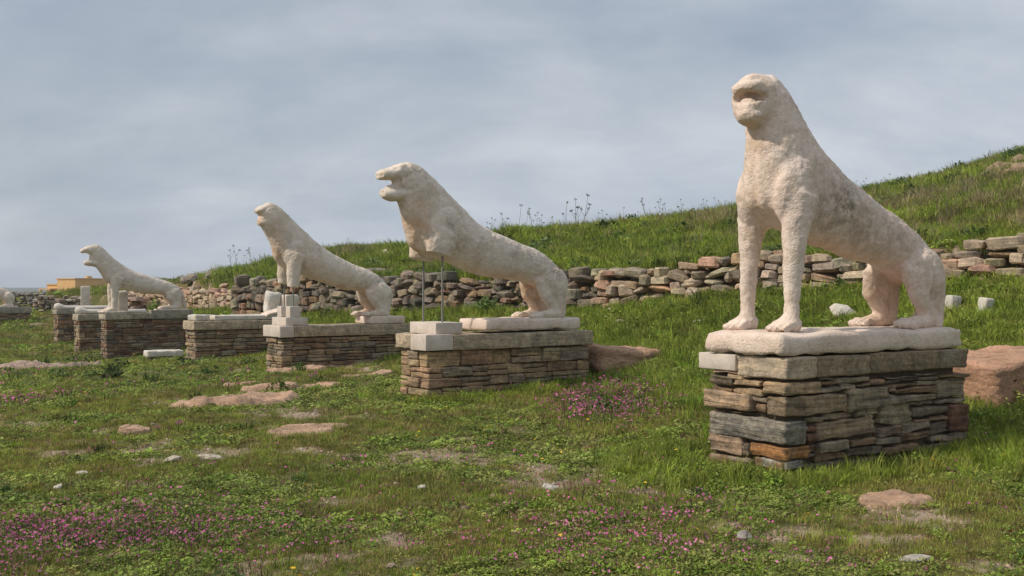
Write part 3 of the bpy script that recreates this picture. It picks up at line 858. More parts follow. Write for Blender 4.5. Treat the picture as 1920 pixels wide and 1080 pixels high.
finish_lion(bm, 'body', M['marble'], r1, .0135, 1, hollow=[((.005, wc - .045, 1.888), (.14, .115, .052), R(6)), ((.06, wc - .12, 1.885), (.07, .07, .033), 0)], tongue=((.065, wc - .02, 1.855), (.06, .062, .036)),
            carve=[((.60, wc - .30, .98), (.05, .12, .16), .018), ((.13, wc, 1.25), (.2, .035, .35), .022), ((1.91, wc - .29, .42), (.022, .1, .16), .022), ((2.02, wc - .29, .38), (.018, .1, .18), .018), ((1.60, wc - .25, .82), (.05, .12, .05), .012), ((.13, wc, 1.08), (.2, .05, .16), .03), ((.05, wc - .08, 2.01), (.05, .05, .025), .012)],
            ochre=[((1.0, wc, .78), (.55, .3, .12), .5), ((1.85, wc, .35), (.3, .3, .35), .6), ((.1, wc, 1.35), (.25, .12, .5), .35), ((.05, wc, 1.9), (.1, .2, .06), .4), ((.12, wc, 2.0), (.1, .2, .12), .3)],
            stain=[((.82, wc - .25, 1.12), (.30, .22, .22), 1.0), ((1.15, wc - .25, .98), (.45, .2, .2), .7), ((1.5, wc - .25, .95), (.4, .2, .15), .5)])
pm = rbox('plinth', 1.075, .385, .084, 5, r=.04, cell=.06, amp=.011, freq=4.2, chips=.4)
mesh_obj('plinth', pm, M['marble'], r1, (1.03, .375, .088))

# ---- lion 2: roaring, forelegs lost, on two rods
r2 = lion_root(P2, 'roaring lion with broken forelegs held up on two thin rods')
bm = bmesh.new(); wc = .35
S2 = [((-.14, 2.00), (-.17, 1.78), .11), ((-.05, 2.035), (-.20, 1.62), .145), ((.10, 1.985), (-.15, 1.47), .172), ((.31, 1.835), (-.11, 1.32), .195), ((.50, 1.67), (-.08, 1.17), .22), ((.70, 1.50), (-.02, 1.03), .24),
      ((.90, 1.355), (.20, .93), .25), ((1.10, 1.272), (.55, .83), .24), ((1.35, 1.19), (.9, .715), .225), ((1.6, 1.105), (1.25, .66), .212), ((1.82, 1.035), (1.5, .64), .217), ((2.0, .935), (1.72, .60), .222), ((2.14, .81), (1.88, .54), .19), ((2.25, .68), (2.05, .5), .13)]
loft(bm, smooth_st(S2), wc)
def jaws(bm, up, lo):
    loft(bm, smooth_st(up), wc); loft(bm, smooth_st(lo), wc)
jaws(bm, [((-.06, 2.03), (-.08, 1.77), .15), ((-.16, 2.015), (-.18, 1.785), .145), ((-.26, 1.975), (-.26, 1.795), .13), ((-.35, 1.94), (-.35, 1.79), .124), ((-.415, 1.915), (-.41, 1.795), .112), ((-.445, 1.885), (-.44, 1.805), .09)],
     [((-.03, 1.78), (-.08, 1.54), .14), ((-.15, 1.74), (-.17, 1.555), .13), ((-.27, 1.715), (-.28, 1.55), .116), ((-.35, 1.71), (-.35, 1.565), .104), ((-.405, 1.69), (-.40, 1.60), .075)])
ell(bm, (-.17, wc, 1.76), (.10, .095, .075))
ell(bm, (-.27, wc, 1.725), (.09, .055, .03))
for s in (-1, 1):
    ell(bm, (-.18, wc + s * .085, 1.955), (.06, .05, .05), R(-15))
    ell(bm, (-.19, wc + s * .125, 1.77), (.03, .02, .06))
for s in (-1, 1):
    ell(bm, (.33, wc + s * .175, 1.22), (.24, .105, .31), R(18))
    foreleg(bm, wc + s * .19, [(.36, 0, 1.20, .19, .115), (.27, 0, 1.05, .19, .115), (.24, 0, .93 if s < 0 else .88, .165, .105)])
    hind(bm, wc + s * .20, .16, 0, s)
tube(bm, [(2.2, wc, .70, .07, .07), (2.26, wc, .52, .06, .06), (2.22, wc, .34, .055, .055), (2.14, wc, .22, .055, .055)])
finish_lion(bm, 'body', M['marble_grey'], r2, .0135, 2,
            carve=[((-.435, wc - .06, 1.845), (.03, .03, .016), .02), ((-.435, wc + .06, 1.845), (.03, .03, .016), .02), ((-.27, wc - .1, 1.93), (.03, .05, .02), .012), ((.03, wc - .12, 1.22), (.05, .05, .28), .04), ((.02, wc + .12, 1.2), (.05, .05, .25), .03), ((.50, wc - .25, 1.02), (.04, .1, .14), .03), ((.33, wc - .26, 1.28), (.05, .1, .06), .012)],
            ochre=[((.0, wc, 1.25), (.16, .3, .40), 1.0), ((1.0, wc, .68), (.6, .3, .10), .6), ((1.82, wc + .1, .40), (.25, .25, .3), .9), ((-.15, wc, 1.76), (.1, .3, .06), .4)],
            stain=[((.40, wc - .25, 1.27), (.12, .15, .14), .6), ((.55, wc - .25, 1.06), (.14, .15, .1), .7), ((1.6, wc - .25, .98), (.3, .15, .14), .6), ((1.95, wc - .25, .75), (.15, .15, .12), .6)])
mesh_obj('plinth', rbox('plinth', .735, .31, .074, 6, r=.03, cell=.08, amp=.014, freq=3.2, chips=.4), M['marble'], r2, (1.56, .33, .096))
def rod(parent, u, w, z0, z1, r=.0125):
    bm_ = bmesh.new()
    bmesh.ops.create_cone(bm_, segments=12, radius1=r, radius2=r, depth=z1 - z0, cap_ends=True)
    me_ = bpy.data.meshes.new('support_rod'); bm_.to_mesh(me_); bm_.free()
    return mesh_obj('support_rod', me_, M['steel'], parent, (u, w, (z0 + z1) / 2))
rod(r2, .30, .16, .13, .99); rod(r2, .26, .54, .13, .95)
sb = mesh_obj('support_block', rbox('support_block', .185, .31, .068, 71, r=.006, cell=.1, amp=.002), M['marble_new'], None, P2.loc(.33, .36, .067), (0, 0, P2.ang))
tag(sb, 'sawn white marble block under the two rods of the roaring lion', 'marble block')

# ---- lion 3: face and forelegs broken, on rods
r3 = lion_root(P3, 'lion with its face broken off and forelegs cut at the knee')
bm = bmesh.new()
S3 = [((-.20, 1.93), (-.25, 1.80), .10), ((-.07, 2.01), (-.20, 1.64), .145), ((.08, 1.955), (-.14, 1.52), .17), ((.27, 1.82), (-.07, 1.40), .185), ((.45, 1.655), (-.01, 1.25), .205), ((.66, 1.47), (.04, 1.08), .228),
      ((.88, 1.31), (.22, .94), .24), ((1.08, 1.18), (.52, .82), .232), ((1.31, 1.08), (.85, .71), .218), ((1.54, .995), (1.15, .62), .205), ((1.76, .92), (1.42, .57), .21), ((1.92, .83), (1.62, .54), .215), ((2.06, .70), (1.82, .50), .185), ((2.16, .58), (1.98, .46), .13)]
loft(bm, smooth_st(S3), wc)
loft(bm, smooth_st([((-.10, 1.97), (-.13, 1.80), .13), ((-.22, 1.935), (-.22, 1.81), .125), ((-.285, 1.885), (-.28, 1.83), .09)]), wc)
loft(bm, smooth_st([((-.08, 1.76), (-.10, 1.60), .12), ((-.19, 1.73), (-.18, 1.61), .11), ((-.24, 1.71), (-.23, 1.63), .085)]), wc)
for s in (-1, 1):
    ell(bm, (.34, wc + s * .165, 1.16), (.20, .105, .27), R(14))
    foreleg(bm, wc + s * .19, [(.36, 0, 1.16, .16, .11), (.31, 0, 1.0, .145, .105), (.29, 0, .84, .125, .098), (.275, 0, .68 if s > 0 else .62, .10, .085)])
    hind(bm, wc + s * .20, .13, -.09, s, .84)
tube(bm, [(2.1, wc, .60, .07, .07), (2.15, wc, .46, .06, .06), (2.1, wc, .30, .055, .055), (2.02, wc, .18, .055, .055)])
finish_lion(bm, 'body', M['marble_grey'], r3, .015, 3,
            carve=[((-.26, wc, 1.78), (.06, .2, .035), .04), ((.09, wc - .10, 1.08), (.05, .05, .2), .03), ((.44, wc - .25, .86), (.04, .1, .14), .03)],
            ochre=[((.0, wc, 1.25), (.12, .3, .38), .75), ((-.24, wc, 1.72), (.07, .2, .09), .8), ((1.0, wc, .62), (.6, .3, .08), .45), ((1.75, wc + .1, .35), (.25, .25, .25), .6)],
            stain=[((1.8, wc - .2, .75), (.2, .15, .08), .6), ((.5, wc - .25, .95), (.1, .12, .1), .4)])
mesh_obj('plinth', rbox('plinth', .33, .30, .064, 8, r=.02, cell=.08, amp=.008, freq=3.2), M['marble'], r3, (1.96, .34, .068))
rod(r3, .28, .16, .31, .66, .0125); rod(r3, .28, .54, .31, .72, .0125)
sb = mesh_obj('support_block', rbox('support_block', .19, .30, .064, 72, r=.006, cell=.1, amp=.002), M['marble_new'], None, P3.loc(.30, .35, .066), (0, 0, P3.ang))
tag(sb, 'flat white marble block under two small cubes on the third pedestal', 'marble block')
for w_, lab in ((.16, 'small pale marble cube under the near rod of the faceless lion'), (.53, 'small pale marble cube under the far rod of the faceless lion')):
    sb = mesh_obj('support_cube', rbox('support_cube', .092, .09, .09, 73, r=.006, cell=.1, amp=.002), M['marble_new'], None, P3.loc(.28, w_, .2225), (0, 0, P3.ang))
    tag(sb, lab, 'marble block', 'small marble cubes')

# ---- lion 4: complete, roaring
r4 = lion_root(P5, 'farther pale lion with wide open jaws in front of the ochre building')
bm = bmesh.new()
S4 = [((-.30, 1.80), (-.30, 1.56), .11), ((-.16, 1.85), (-.26, 1.42), .15), ((.0, 1.76), (-.19, 1.25), .172), ((.16, 1.59), (-.10, 1.11), .19), ((.34, 1.43), (-.02, .97), .21), ((.54, 1.285), (.07, .82), .23),
      ((.76, 1.165), (.30, .71), .24), ((1.0, 1.07), (.62, .60), .23), ((1.25, .99), (.92, .53), .215), ((1.5, .925), (1.22, .485), .205), ((1.74, .85), (1.48, .465), .21), ((1.92, .765), (1.68, .45), .215), ((2.06, .66), (1.84, .42), .185), ((2.17, .53), (1.99, .38), .13)]
loft(bm, smooth_st(S4), wc)
jaws(bm, [((-.18, 1.84), (-.20, 1.48), .15), ((-.30, 1.83), (-.30, 1.53), .145), ((-.42, 1.785), (-.41, 1.595), .13), ((-.52, 1.73), (-.52, 1.585), .11), ((-.585, 1.68), (-.575, 1.605), .075)],
     [((-.14, 1.45), (-.17, 1.21), .14), ((-.27, 1.42), (-.28, 1.25), .125), ((-.40, 1.41), (-.40, 1.255), .11), ((-.49, 1.375), (-.48, 1.28), .08)])
ell(bm, (-.24, wc, 1.48), (.10, .10, .10))
for s in (-1, 1):
    ell(bm, (.38, wc + s * .16, .92), (.20, .105, .27), R(14))
    foreleg(bm, wc + s * .19, [(.38, 0, .95, .17, .115), (.31, 0, .78, .145, .108), (.275, 0, .60, .115, .095), (.27, 0, .42, .098, .088), (.27, 0, .26, .088, .08), (.26, 0, .08, .09, .085)])
    foot(bm, .33, .06, wc + s * .19, .0, .12, .095)
    hind(bm, wc + s * .19, .055, -.06, s, .78)
tube(bm, [(2.1, wc, .55, .07, .07), (2.18, wc, .40, .06, .06), (2.2, wc, .24, .055, .055), (2.25, wc, .10, .06, .06)])
finish_lion(bm, 'body', M['marble_grey'], r4, .018, 4,
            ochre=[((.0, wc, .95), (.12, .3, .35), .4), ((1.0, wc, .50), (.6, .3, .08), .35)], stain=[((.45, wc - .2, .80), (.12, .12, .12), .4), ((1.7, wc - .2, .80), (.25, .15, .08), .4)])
mesh_obj('plinth', rbox('plinth', .42, .30, .03, 8, r=.015, cell=.12, amp=.006), M['marble_grey'], r4, (1.86, .34, .032))
mesh_obj('plinth', rbox('plinth', .34, .32, .02, 9, r=.012, cell=.12, amp=.006), M['marble_grey'], r4, (.28, .35, .0))

# ---- lion 5: rump at the picture's left edge
r5 = lion_root(P8, 'low lion fragment of which only the rump shows at the left edge')
bm = bmesh.new()
S5 = [((.6, 1.02), (.5, .42), .2), ((.95, .95), (.8, .36), .21), ((1.25, .90), (1.05, .33), .205), ((1.5, .83), (1.3, .31), .21), ((1.75, .72), (1.52, .30), .215), ((1.95, .58), (1.74, .28), .19), ((2.06, .45), (1.92, .27), .13)]
loft(bm, smooth_st(S5), .4)
for s in (-1, 1):
    ell(bm, (1.78, .4 + s * .19, .40), (.24, .115, .24), R(-22))
    tube(bm, [(1.80, .4 + s * .19, .45, .17, .10), (1.80, .4 + s * .19, .25, .12, .09), (1.82, .4 + s * .19, .06, .10, .085)])
    foot(bm, 1.95, 1.5, .4 + s * .2, .01, .12, .09)
    tube(bm, [(.62, .4 + s * .17, .60, .12, .10), (.6, .4 + s * .17, .25, .10, .09), (.6, .4 + s * .17, .0, .11, .1)])
finish_lion(bm, 'body', M['marble_grey'], r5, .026, 5)
mesh_obj('plinth', rbox('plinth', .85, .34, .03, 10, r=.015, cell=.16, amp=.006), M['marble_grey'], r5, (1.25, .40, .022))

# ------------------------------------------------------------------ slabs and fragments on the pedestals
def loose(name, me_, mat, loc, rot, scale, label, cat, group=None, color=(1, 1, 1), clear=None):
    o = mesh_obj(name, me_, mat, None, loc, rot, color)
    o.scale = scale
    tag(o, label, cat, group)
    if clear: EXCL.append((loc[0], loc[1], clear))
    return o
loose('marble_slab', rbox('marble_slab', .78, .30, .055, 91, r=.03, cell=.08, amp=.014, chips=.5), M['marble_white'], P4.loc(1.22, .34, .058), (0, 0, P4.ang), (1, 1, 1), 'long flat white marble slab lying on the low pedestal', 'marble slab')
loose('marble_piece', rbox('marble_piece', .16, .2, .065, 92, r=.035, cell=.06, amp=.016), M['marble_white'], P4.loc(.19, .3, .066), (0, 0, P4.ang + .1), (1, 1, 1), 'short white marble piece at the front end of the low pedestal', 'marble piece')
loose('lion_fragment', rbox('lion_fragment', .16, .16, .27, 941, r=.07, cell=.05, amp=.06, freq=4.5, skew=.35), M['marble_white'], P4.loc(1.86, .46, .36), (.05, -.12, .5), (1, 1, 1), 'upright jagged white marble chunk behind the faceless lion front legs', 'marble fragment')
loose('marble_block', rbox('marble_block', .17, .16, .27, 94, r=.03, cell=.07, amp=.012), M['marble_grey'], P4.loc(2.17, .30, .27), (0, 0, P4.ang + .2), (1, 1, 1), 'upright grey marble block behind the rods of the faceless lion', 'marble block')
loose('broken_plate', rbox('broken_plate', .20, .13, .03, 95, r=.015, cell=.06, amp=.01, skew=.3), M['marble'], P4.loc(1.72, .14, .155), (.12, -.25, P4.ang + .1), (1, 1, 1), 'tilted pinkish marble plate on the end of the long slab', 'marble plate')
for P, lab in ((P6, 'rounded marble bar lying on the narrow looking pedestal'), (P7, 'rounded marble bar on the outermost dark pedestal')):
    bm = bmesh.new()
    tube(bm, [(-.03, .36, .10, .05, .06), (.02, .36, .11, .12, .15), (.12, .36, .12, .14, .18), (.22, .36, .09, .11, .17), (.32, .36, .075, .085, .19), (1.2, .36, .07, .08, .2), (2.1, .36, .07, .08, .2), (2.16, .36, .06, .03, .1)])
    for v in bm.verts:
        v.co += mn.noise_vector(v.co * 5) * .018
    me_ = bpy.data.meshes.new('marble_bar'); bm.to_mesh(me_); bm.free()
    me_.polygons.foreach_set('use_smooth', [True] * len(me_.polygons))
    loose('marble_bar', me_, M['marble_white'], P.loc(0, 0, -.01), (0, 0, P.ang), (1, 1, 1), lab, 'marble bar')
# white bench slab on small feet beside the fourth pedestal
g = ground(308, 676)
bs = thing('slab_seat', 'low white marble slab set on stones left of the low pedestal', 'marble slab', g, R(30))
mesh_obj('slab', rbox('slab', .40, .24, .075, 96, r=.03, cell=.08, amp=.01, chips=.5), M['marble_white'], bs, (0, .1, .16))
for u in (-.22, .25):
    mesh_obj('base_stone', rbox('base_stone', .10, .14, .07, 97, r=.03, cell=.08, amp=.012), M['wallstone'], bs, (u, .08, .02), None, GREY)
EXCL.append((g.x, g.y, .45))

# ------------------------------------------------------------------ dry stone walls
def wall_at(s_list, pts, s):
    i = max(0, min(len(pts) - 2, int(np.searchsorted(s_list, s)) - 1))
    t_ = (s - s_list[i]) / (s_list[i + 1] - s_list[i])
    return i, t_
def build_wall(name, label, i0, i1, seed, size, pal, colscale=1.0, depth=.36, rough=.06, gap_chance=.12, off=-.14, hadd=0.0, group=None):
    pts = WALLP[i0:i1 + 1]; zb = WBASE[i0:i1 + 1]; zt = WTOP[i0:i1 + 1]
    seg = np.hypot(*(pts[1:] - pts[:-1]).T); sl = np.concatenate([[0], np.cumsum(seg)])
    rs = random.Random(seed)
    mid = pts[len(pts) // 2]
    root = thing(name, label, 'stone wall', (mid[0], mid[1], tz(mid[0] - .4, mid[1] - .4)), 0, group); root['kind'] = 'thing'
    def frame(s):
        i, t_ = wall_at(sl, pts, s)
        p = pts[i] * (1 - t_) + pts[i + 1] * t_
        d = (pts[i + 1] - pts[i]) / seg[i]
        nf = np.array([-d[1], d[0]])
        q = p + nf * .3
        if wall_d(np.array([q[0]]), np.array([q[1]]))[0] < 0: nf = -nf       # nf points uphill
        fp = p - nf * .45
        b = min(zb[i] * (1 - t_) + zb[i + 1] * t_ + CZ, tz(fp[0], fp[1])); tt = zt[i] * (1 - t_) + zt[i + 1] * t_ + CZ
        return p, d, nf, b, tt
    n = 0; gaps = []
    avg = max(2, int(round(np.mean(zt - zb) / size[1])) + 1)
    for r_ in range(avg + 1):
        s = rs.uniform(0, .1)
        while s < sl[-1] - .05:
            w = rs.uniform(.55, 1.5) * size[0]
            if rs.random() < .12: w *= 1.35
            p, d, nf, b, tt = frame(min(sl[-1] - .02, s + w / 2))
            b -= .06
            tt += hadd + (float(fbm(np.array([s * .9]), np.array([seed * 1.0]), 5, 3)[0]) - .5) * .35
            rh = (tt - b) / avg
            z0 = b + r_ * rh + rs.uniform(-.03, .03)
            h = rh * rs.uniform(.75, 1.4)
            if r_ == avg:                        # loose coping stones
                if rs.random() < .66 or any(a - .1 < s + w / 2 < b_ + .1 for a, b_ in gaps): s += w; continue
                z0 -= .05
                h = rh * rs.uniform(.5, .9)
            elif r_ == avg - 1 and rs.random() < gap_chance: gaps.append((s, s + w)); s += w; continue
            loc = (p[0] + nf[0] * (off + rs.uniform(-rough, rough) + .04 * r_ / avg), p[1] + nf[1] * (off + rs.uniform(-rough, rough) + .04 * r_ / avg), z0 + h / 2)
            o = mesh_obj('stone', rs.choice(CHUNKS), M['wallstone'], root, (loc[0] - root.location.x, loc[1] - root.location.y, loc[2] - root.location.z),
                         (rs.uniform(-.15, .15), rs.gauss(0, .12), math.atan2(d[1], d[0]) + rs.uniform(-.15, .15) + (math.pi if rs.random() < .5 else 0)),
                         vary(tuple(c * colscale for c in rs.choice(pal)), rs, .25, .07))
            o.scale = (w * 1.06, depth * rs.uniform(.8, 1.2), h * 1.08)
            n += 1
            s += w
    return n
WP = [(.40, .325, .245), (.36, .30, .23), (.39, .275, .19), (.33, .28, .22), (.45, .37, .28), (.42, .35, .265), (.35, .24, .17), (.28, .235, .185)]
n1 = build_wall('dry_stone_wall', 'long low dry stone wall holding the grassy bank behind the nearest lion', 1, 4, 301, (.27, .125), WP, 1.1, gap_chance=.16)
n2 = build_wall('dry_stone_wall', 'rough grey rubble wall behind the faceless lion', 4, 7, 302, (.31, .15), [(.31, .27, .22), (.24, .21, .175), (.33, .28, .215), (.19, .165, .14), (.34, .23, .155), (.36, .315, .255)], .78, rough=.13, gap_chance=.2, hadd=.03)
n3 = build_wall('dry_stone_wall', 'dark end face of the rubble wall turning uphill', 7, 9, 303, (.42, .2), [(.26, .235, .2), (.22, .195, .165), (.30, .26, .21)], .75, rough=.08)
n4 = build_wall('dry_stone_wall', 'pinkish far wall between the roaring pale lion and the rubble wall', 9, 10, 304, (.42, .2), [(.40, .28, .21), (.42, .31, .24), (.36, .27, .2), (.44, .35, .27)], 1.15, gap_chance=.2, hadd=.1)
print('wall stones', n1, n2, n3, n4)

# flat dark slabs lying on the rubble wall
def at_px(px, py, Y): x, y, z = from_px(px, py, Y); return Vector((x, y, z + CZ))
def on_px(px, Y, dz=0): x = (px - 960) / F * Y; return Vector((x, Y, tz(x, Y) + dz))
p = at_px(716, 515, 25.6)
loose('flat_boulder', rbox('flat_boulder', .50, .35, .16, 120, r=.09, cell=.08, amp=.05, freq=2.5), M['wallstone'], (p.x, p.y, p.z), (0, .04, -.55), (1, 1, 1), 'big flat dark stone lying on top of the rubble wall', 'stone', None, (.22, .20, .175), .6)
p = at_px(757, 541, 23.4)
loose('flat_boulder', rbox('flat_boulder', .46, .3, .07, 121, r=.05, cell=.08, amp=.03, freq=2.5), M['wallstone'], (p.x, p.y, p.z), (0, -.12, -.6), (1, 1, 1), 'long thin grey slab on the rubble wall right of the faceless lion', 'stone', None, (.36, .33, .29))

# ------------------------------------------------------------------ rock outcrops and boulders
def outcrop(px, py, rx, ry, h, seed, label, rz=0.0, color=(1, 1, 1), sink=.035, mat='rock'):
    g = ground(px, py)
    n, m_ = 64, 46
    v, f = [], []
    c_, s_ = math.cos(rz), math.sin(rz)
    for j in range(m_ + 1):
        for i in range(n + 1):
            a, b = -1 + 2 * i / n, -1 + 2 * j / m_
            x, y = a * rx, b * ry
            v.append((g.x + x * c_ - y * s_, g.y + x * s_ + y * c_, a, b))
    A = np.array(v)
    hz = terrain(A[:, 0], A[:, 1])
    q = A[:, 2] ** 2 + A[:, 3] ** 2
    q = q * (.62 + .85 * fbm(A[:, 0] * 3.1 + seed, A[:, 1] * 3.1, seed + 9, 3)) + .0
    n1_ = fbm(A[:, 0] * 2.2 + seed, A[:, 1] * 2.2, seed, 4)
    n2_ = fbm(A[:, 0] * 8 + seed, A[:, 1] * 11, seed + 3, 4)
    st = (np.floor(n1_ * 11 + n2_ * .8)) / 11
    prof = np.clip(1.9 * (1.0 - q), -1.4, .62) / .62 + .12 * (1 - q)
    z_ = hz - sink + h * .62 * (prof * (.2 + 1.5 * (.25 * n1_ + .75 * st)) + .45 * (n2_ - .5)) - np.where(q > 1.05, .25 * (q - 1.05), 0)
    vs = [(A[k, 0] - g.x, A[k, 1] - g.y, z_[k] - g.z) for k in range(len(A))]
    for j in range(m_):
        for i in range(n):
            k = j * (n + 1) + i
            f.append((k, k + 1, k + n + 2, k + n + 1))
    o = mesh_obj('rock_outcrop', py_mesh('rock_outcrop', vs, f, True), M[mat], None, g, None, color)
    tag(o, label, 'rock')
    EXCL.append((g.x, g.y, min(rx, ry) * .62))
    for t_ in (-.5, .5):
        EXCL.append((g.x + t_ * rx * c_, g.y + t_ * rx * s_, min(rx, ry) * .5))
    return o
for a in ((450, 756, .78, .55, .19, 1, 'broad pinkish rock outcrop with two humps in front of the third pedestal', .5), (505, 732, .42, .3, .16, 2, 'smaller layered pink rock touching the broad outcrop', .4), (560, 700, .55, .3, .14, 3, 'low pale rock at the foot of the third pedestal', .3),
          (640, 690, .62, .25, .13, 4, 'dusty pink rock under the long side of the third pedestal', .5), (560, 812, .34, .26, .10, 5, 'flat pink rock patch in the middle of the meadow', .3), (618, 800, .22, .2, .09, 6, 'small rough pink rock beside the flat meadow rock', .2),
          (252, 815, .16, .16, .12, 7, 'lone pointed pink stone in the meadow', .5), (90, 692, 1.25, .6, .24, 8, 'long grey flat rock with three humps at the left', .15), (30, 700, .5, .4, .1, 9, 'low grey rock tail at the left edge', .2),
          (1672, 944, .26, .22, .10, 10, 'rough tan rock sunk in the turf before the nearest pedestal', .1), (350, 768, .2, .2, .07, 11, 'small pink slab left of the broad outcrop', .4), (780, 750, .22, .12, .05, 12, 'flat stone under the corner of the second pedestal', .6), (490, 706, .2, .15, .09, 13, 'small round pink rock by the third pedestal corner', .4), (596, 724, .42, .26, .10, 14, 'flat pinkish rock sheet between the third and second pedestals', .4), (690, 706, .45, .25, .12, 15, 'pink rock just left of the second pedestal', .4), (452, 722, .3, .2, .1, 16, 'low pink rock behind the broad outcrop', .3), (545, 745, .25, .18, .08, 17, 'little flat rock right of the broad outcrop', .2)):
    outcrop(*a[:7], rz=a[7], color=(.95, 1.02, 1.1) if 'grey' in a[6] else (1.2, 1.15, 1.08))
g = ground(1172, 694)
loose('boulder', rbox('boulder', .50, .27, .16, 41, r=.07, cell=.035, amp=.05, freq=4.4, skew=.2, strata=.014), M['rock'], (g.x, g.y + .2, g.z + .13), (.05, .05, .5), (1, 1, 1), 'long pink boulder at the rear end of the second pedestal', 'boulder', None, (1.25, 1.12, 1.0), .45)
g = ground(1895, 755)
loose('boulder', rbox('boulder', .50, .42, .28, 47, r=.05, cell=.035, amp=.04, freq=4.6, skew=.3, strata=.014), M['rock'], (g.x + .12, g.y + .38, g.z + .15), (.06, -.16, .32), (1, 1, 1), 'big blocky reddish boulder beside the nearest pedestal', 'boulder', None, (1.25, 1.06, .95), .5)

SM_ = {}
SMALL = [rock_mesh('stone', 500 + k, 2, 9, .1, .05) for k in range(6)]
def small(px, py, sx_, sy_, sz_, label, mat='marble_white', color=(1, 1, 1), rz=0.0, k=0, name='loose_stone', cat='stone', lift=.45, group=None, clear=True):
    g = ground(px, py)
    if (k % 6, mat) not in SM_: SM_[(k % 6, mat)] = SMALL[k % 6].copy()
    return loose(name, SM_[(k % 6, mat)], M[mat], (g.x, g.y, g.z + sz_ * lift), (rng.uniform(-.1, .1), rng.uniform(-.1, .1), rz), (sx_, sy_, sz_), label, cat, group, color, max(sx_, sy_) * .6 if clear else None)
small(1580, 594, .27, .18, .13, 'white angular marble lump on the grass under the nearest lion', k=1)
small(1152, 584, .17, .11, .05, 'flat white stone in the grass below the dry stone wall', k=2)
small(1160, 606, .14, .09, .04, 'thin white stone sunk in grass behind the second pedestal', k=3)
small(1312, 606, .16, .08, .05, 'pale slab stone in grass left of the nearest plinth', k=4)
small(1398, 1012, .045, .04, .035, 'fist sized grey stone in the flowering foreground turf', 'wallstone', (.36, .34, .33), k=5)
small(1050, 638, .12, .1, .08, 'light stone behind the end of the second pedestal', k=0)
small(725, 480, .2, .15, .16, 'small white stone high on the grassy bank', k=1)
small(325, 866, .09, .05, .035, 'grey stone splinter among the pebble patch', 'wallstone', (.40, .37, .33), k=2)
small(395, 862, .12, .05, .03, 'long pale stone splinter in the pebble patch', 'wallstone', (.46, .42, .37), k=3)
small(108, 918, .045, .03, .03, 'small white stone in the lower meadow', k=4)
small(155, 890, .05, .03, .02, 'flat whitish stone in the lower meadow', k=5)
small(790, 916, .03, .025, .02, 'little pale stone left of the gravel strip', k=0)
small(1030, 918, .075, .055, .03, 'cream coloured stone bedded in the gravel strip', k=1)
small(1715, 1052, .10, .05, .022, 'thin grey stone chip at the bottom edge', 'wallstone', (.44, .42, .38), k=2)
small(1770, 338, .22, .2, .17, 'dark brown rock standing on the skyline', 'wallstone', (.14, .115, .085), k=3, lift=.7)
small(1700, 380, .25, .2, .1, 'pale rock half hidden on the upper bank', 'wallstone', (.28, .23, .175), k=4)
for px, py, sx_, lab in ((1786, 582, .075, 'upright white marble stump right of the nearest lion'), (1848, 588, .07, 'shorter white marble stump farther right by the bank')):
    g = ground(px, py)
    loose('marble_stump', rbox('marble_stump', sx_, .07, .12, int(px), r=.02, cell=.05, amp=.01), M['marble_white'], (g.x, g.y, g.z + .07), (.05, .12, .3), (1, 1, 1), lab, 'marble stump', None, (1, 1, 1), .12)
for k, (px, py) in enumerate(((1900, 318), (1880, 322), (1912, 308), (1918, 326), (1895, 330), (1870, 326))):
    small(px, py, .46 - .04 * k, .36, .20, 'tan ledge rock on the top of the hill at the right edge', 'wallstone', (.33, .25, .175), k=k, group='ledge rocks on the hilltop', clear=False)
for k, (px, py) in enumerate(((372, 520), (385, 514), (400, 516), (362, 526), (412, 510), (350, 530), (392, 522))):
    small(px, py, .42 - .03 * k, .3, .22, 'grey scattered rock on the bank above the far wall', 'wallstone', (.30, .27, .23), k=k, group='rocks scattered above the far wall', clear=False)
_r2 = random.Random(77)
for k in range(34):                       # pebbly stones one can pick out in the turf
    px = _r2.uniform(20, 1900); py = _r2.uniform(770, 1070)
    if 1330 < px < 1830 and py < 890: continue
    s_ = _r2.uniform(.010, .026)
    small(px, py, s_ * 1.3, s_, s_ * .7, 'small pale stone lying loose in the meadow turf', 'wallstone', vary((.33, .27, .21), _r2, .25), _r2.uniform(0, 3), k, group='small loose meadow stones', clear=False, lift=.5)

# ------------------------------------------------------------------ ochre building and ruins at the left
def bbox_mesh(name, x0, x1, y0, y1, z0, z1):
    v = [(x, y, z) for z in (z0, z1) for y in (y0, y1) for x in (x0, x1)]
    return py_mesh(name, v, [(0, 2, 3, 1), (4, 5, 7, 6), (0, 1, 5, 4), (2, 6, 7, 3), (0, 4, 6, 2), (1, 3, 7, 5)])
bx, by = (141 - 960) / F * 130, 130.0
bz = -2.4 + CZ
bld = thing('building', 'flat roofed ochre yellow building in the distance', 'building', (bx, by, bz), R(58))
ZT = CZ + (HZ - 523.5) / F * 130 - bz
mesh_obj('wall', bbox_mesh('wall', 0, 6.5, 0, 3.9, -1, ZT), M['ochre'], bld)
mesh_obj('parapet', bbox_mesh('parapet', -.1, 6.6, -.1, 4.0, ZT + .003, ZT + .16), M['ochre_trim'], bld)
wing = mesh_obj('wing', bbox_mesh('wing', .3, 5, 3.903, 6.6, -1, ZT - .72), M['ochre'], bld)
mesh_obj('parapet', bbox_mesh('parapet', .15, 5.1, 4.01, 6.75, ZT - .717, ZT - .58), M['ochre_trim'], wing)
mesh_obj('canopy', bbox_mesh('canopy', -.9, .297, 4.1, 6.6, ZT - 1.35, ZT - 1.2), M['ochre_trim'], wing)
for y_ in (4.3, 6.3):
    mesh_obj('post', bbox_mesh('post', -.85, -.65, y_, y_ + .22, -1, ZT - 1.353), M['ochre'], wing)
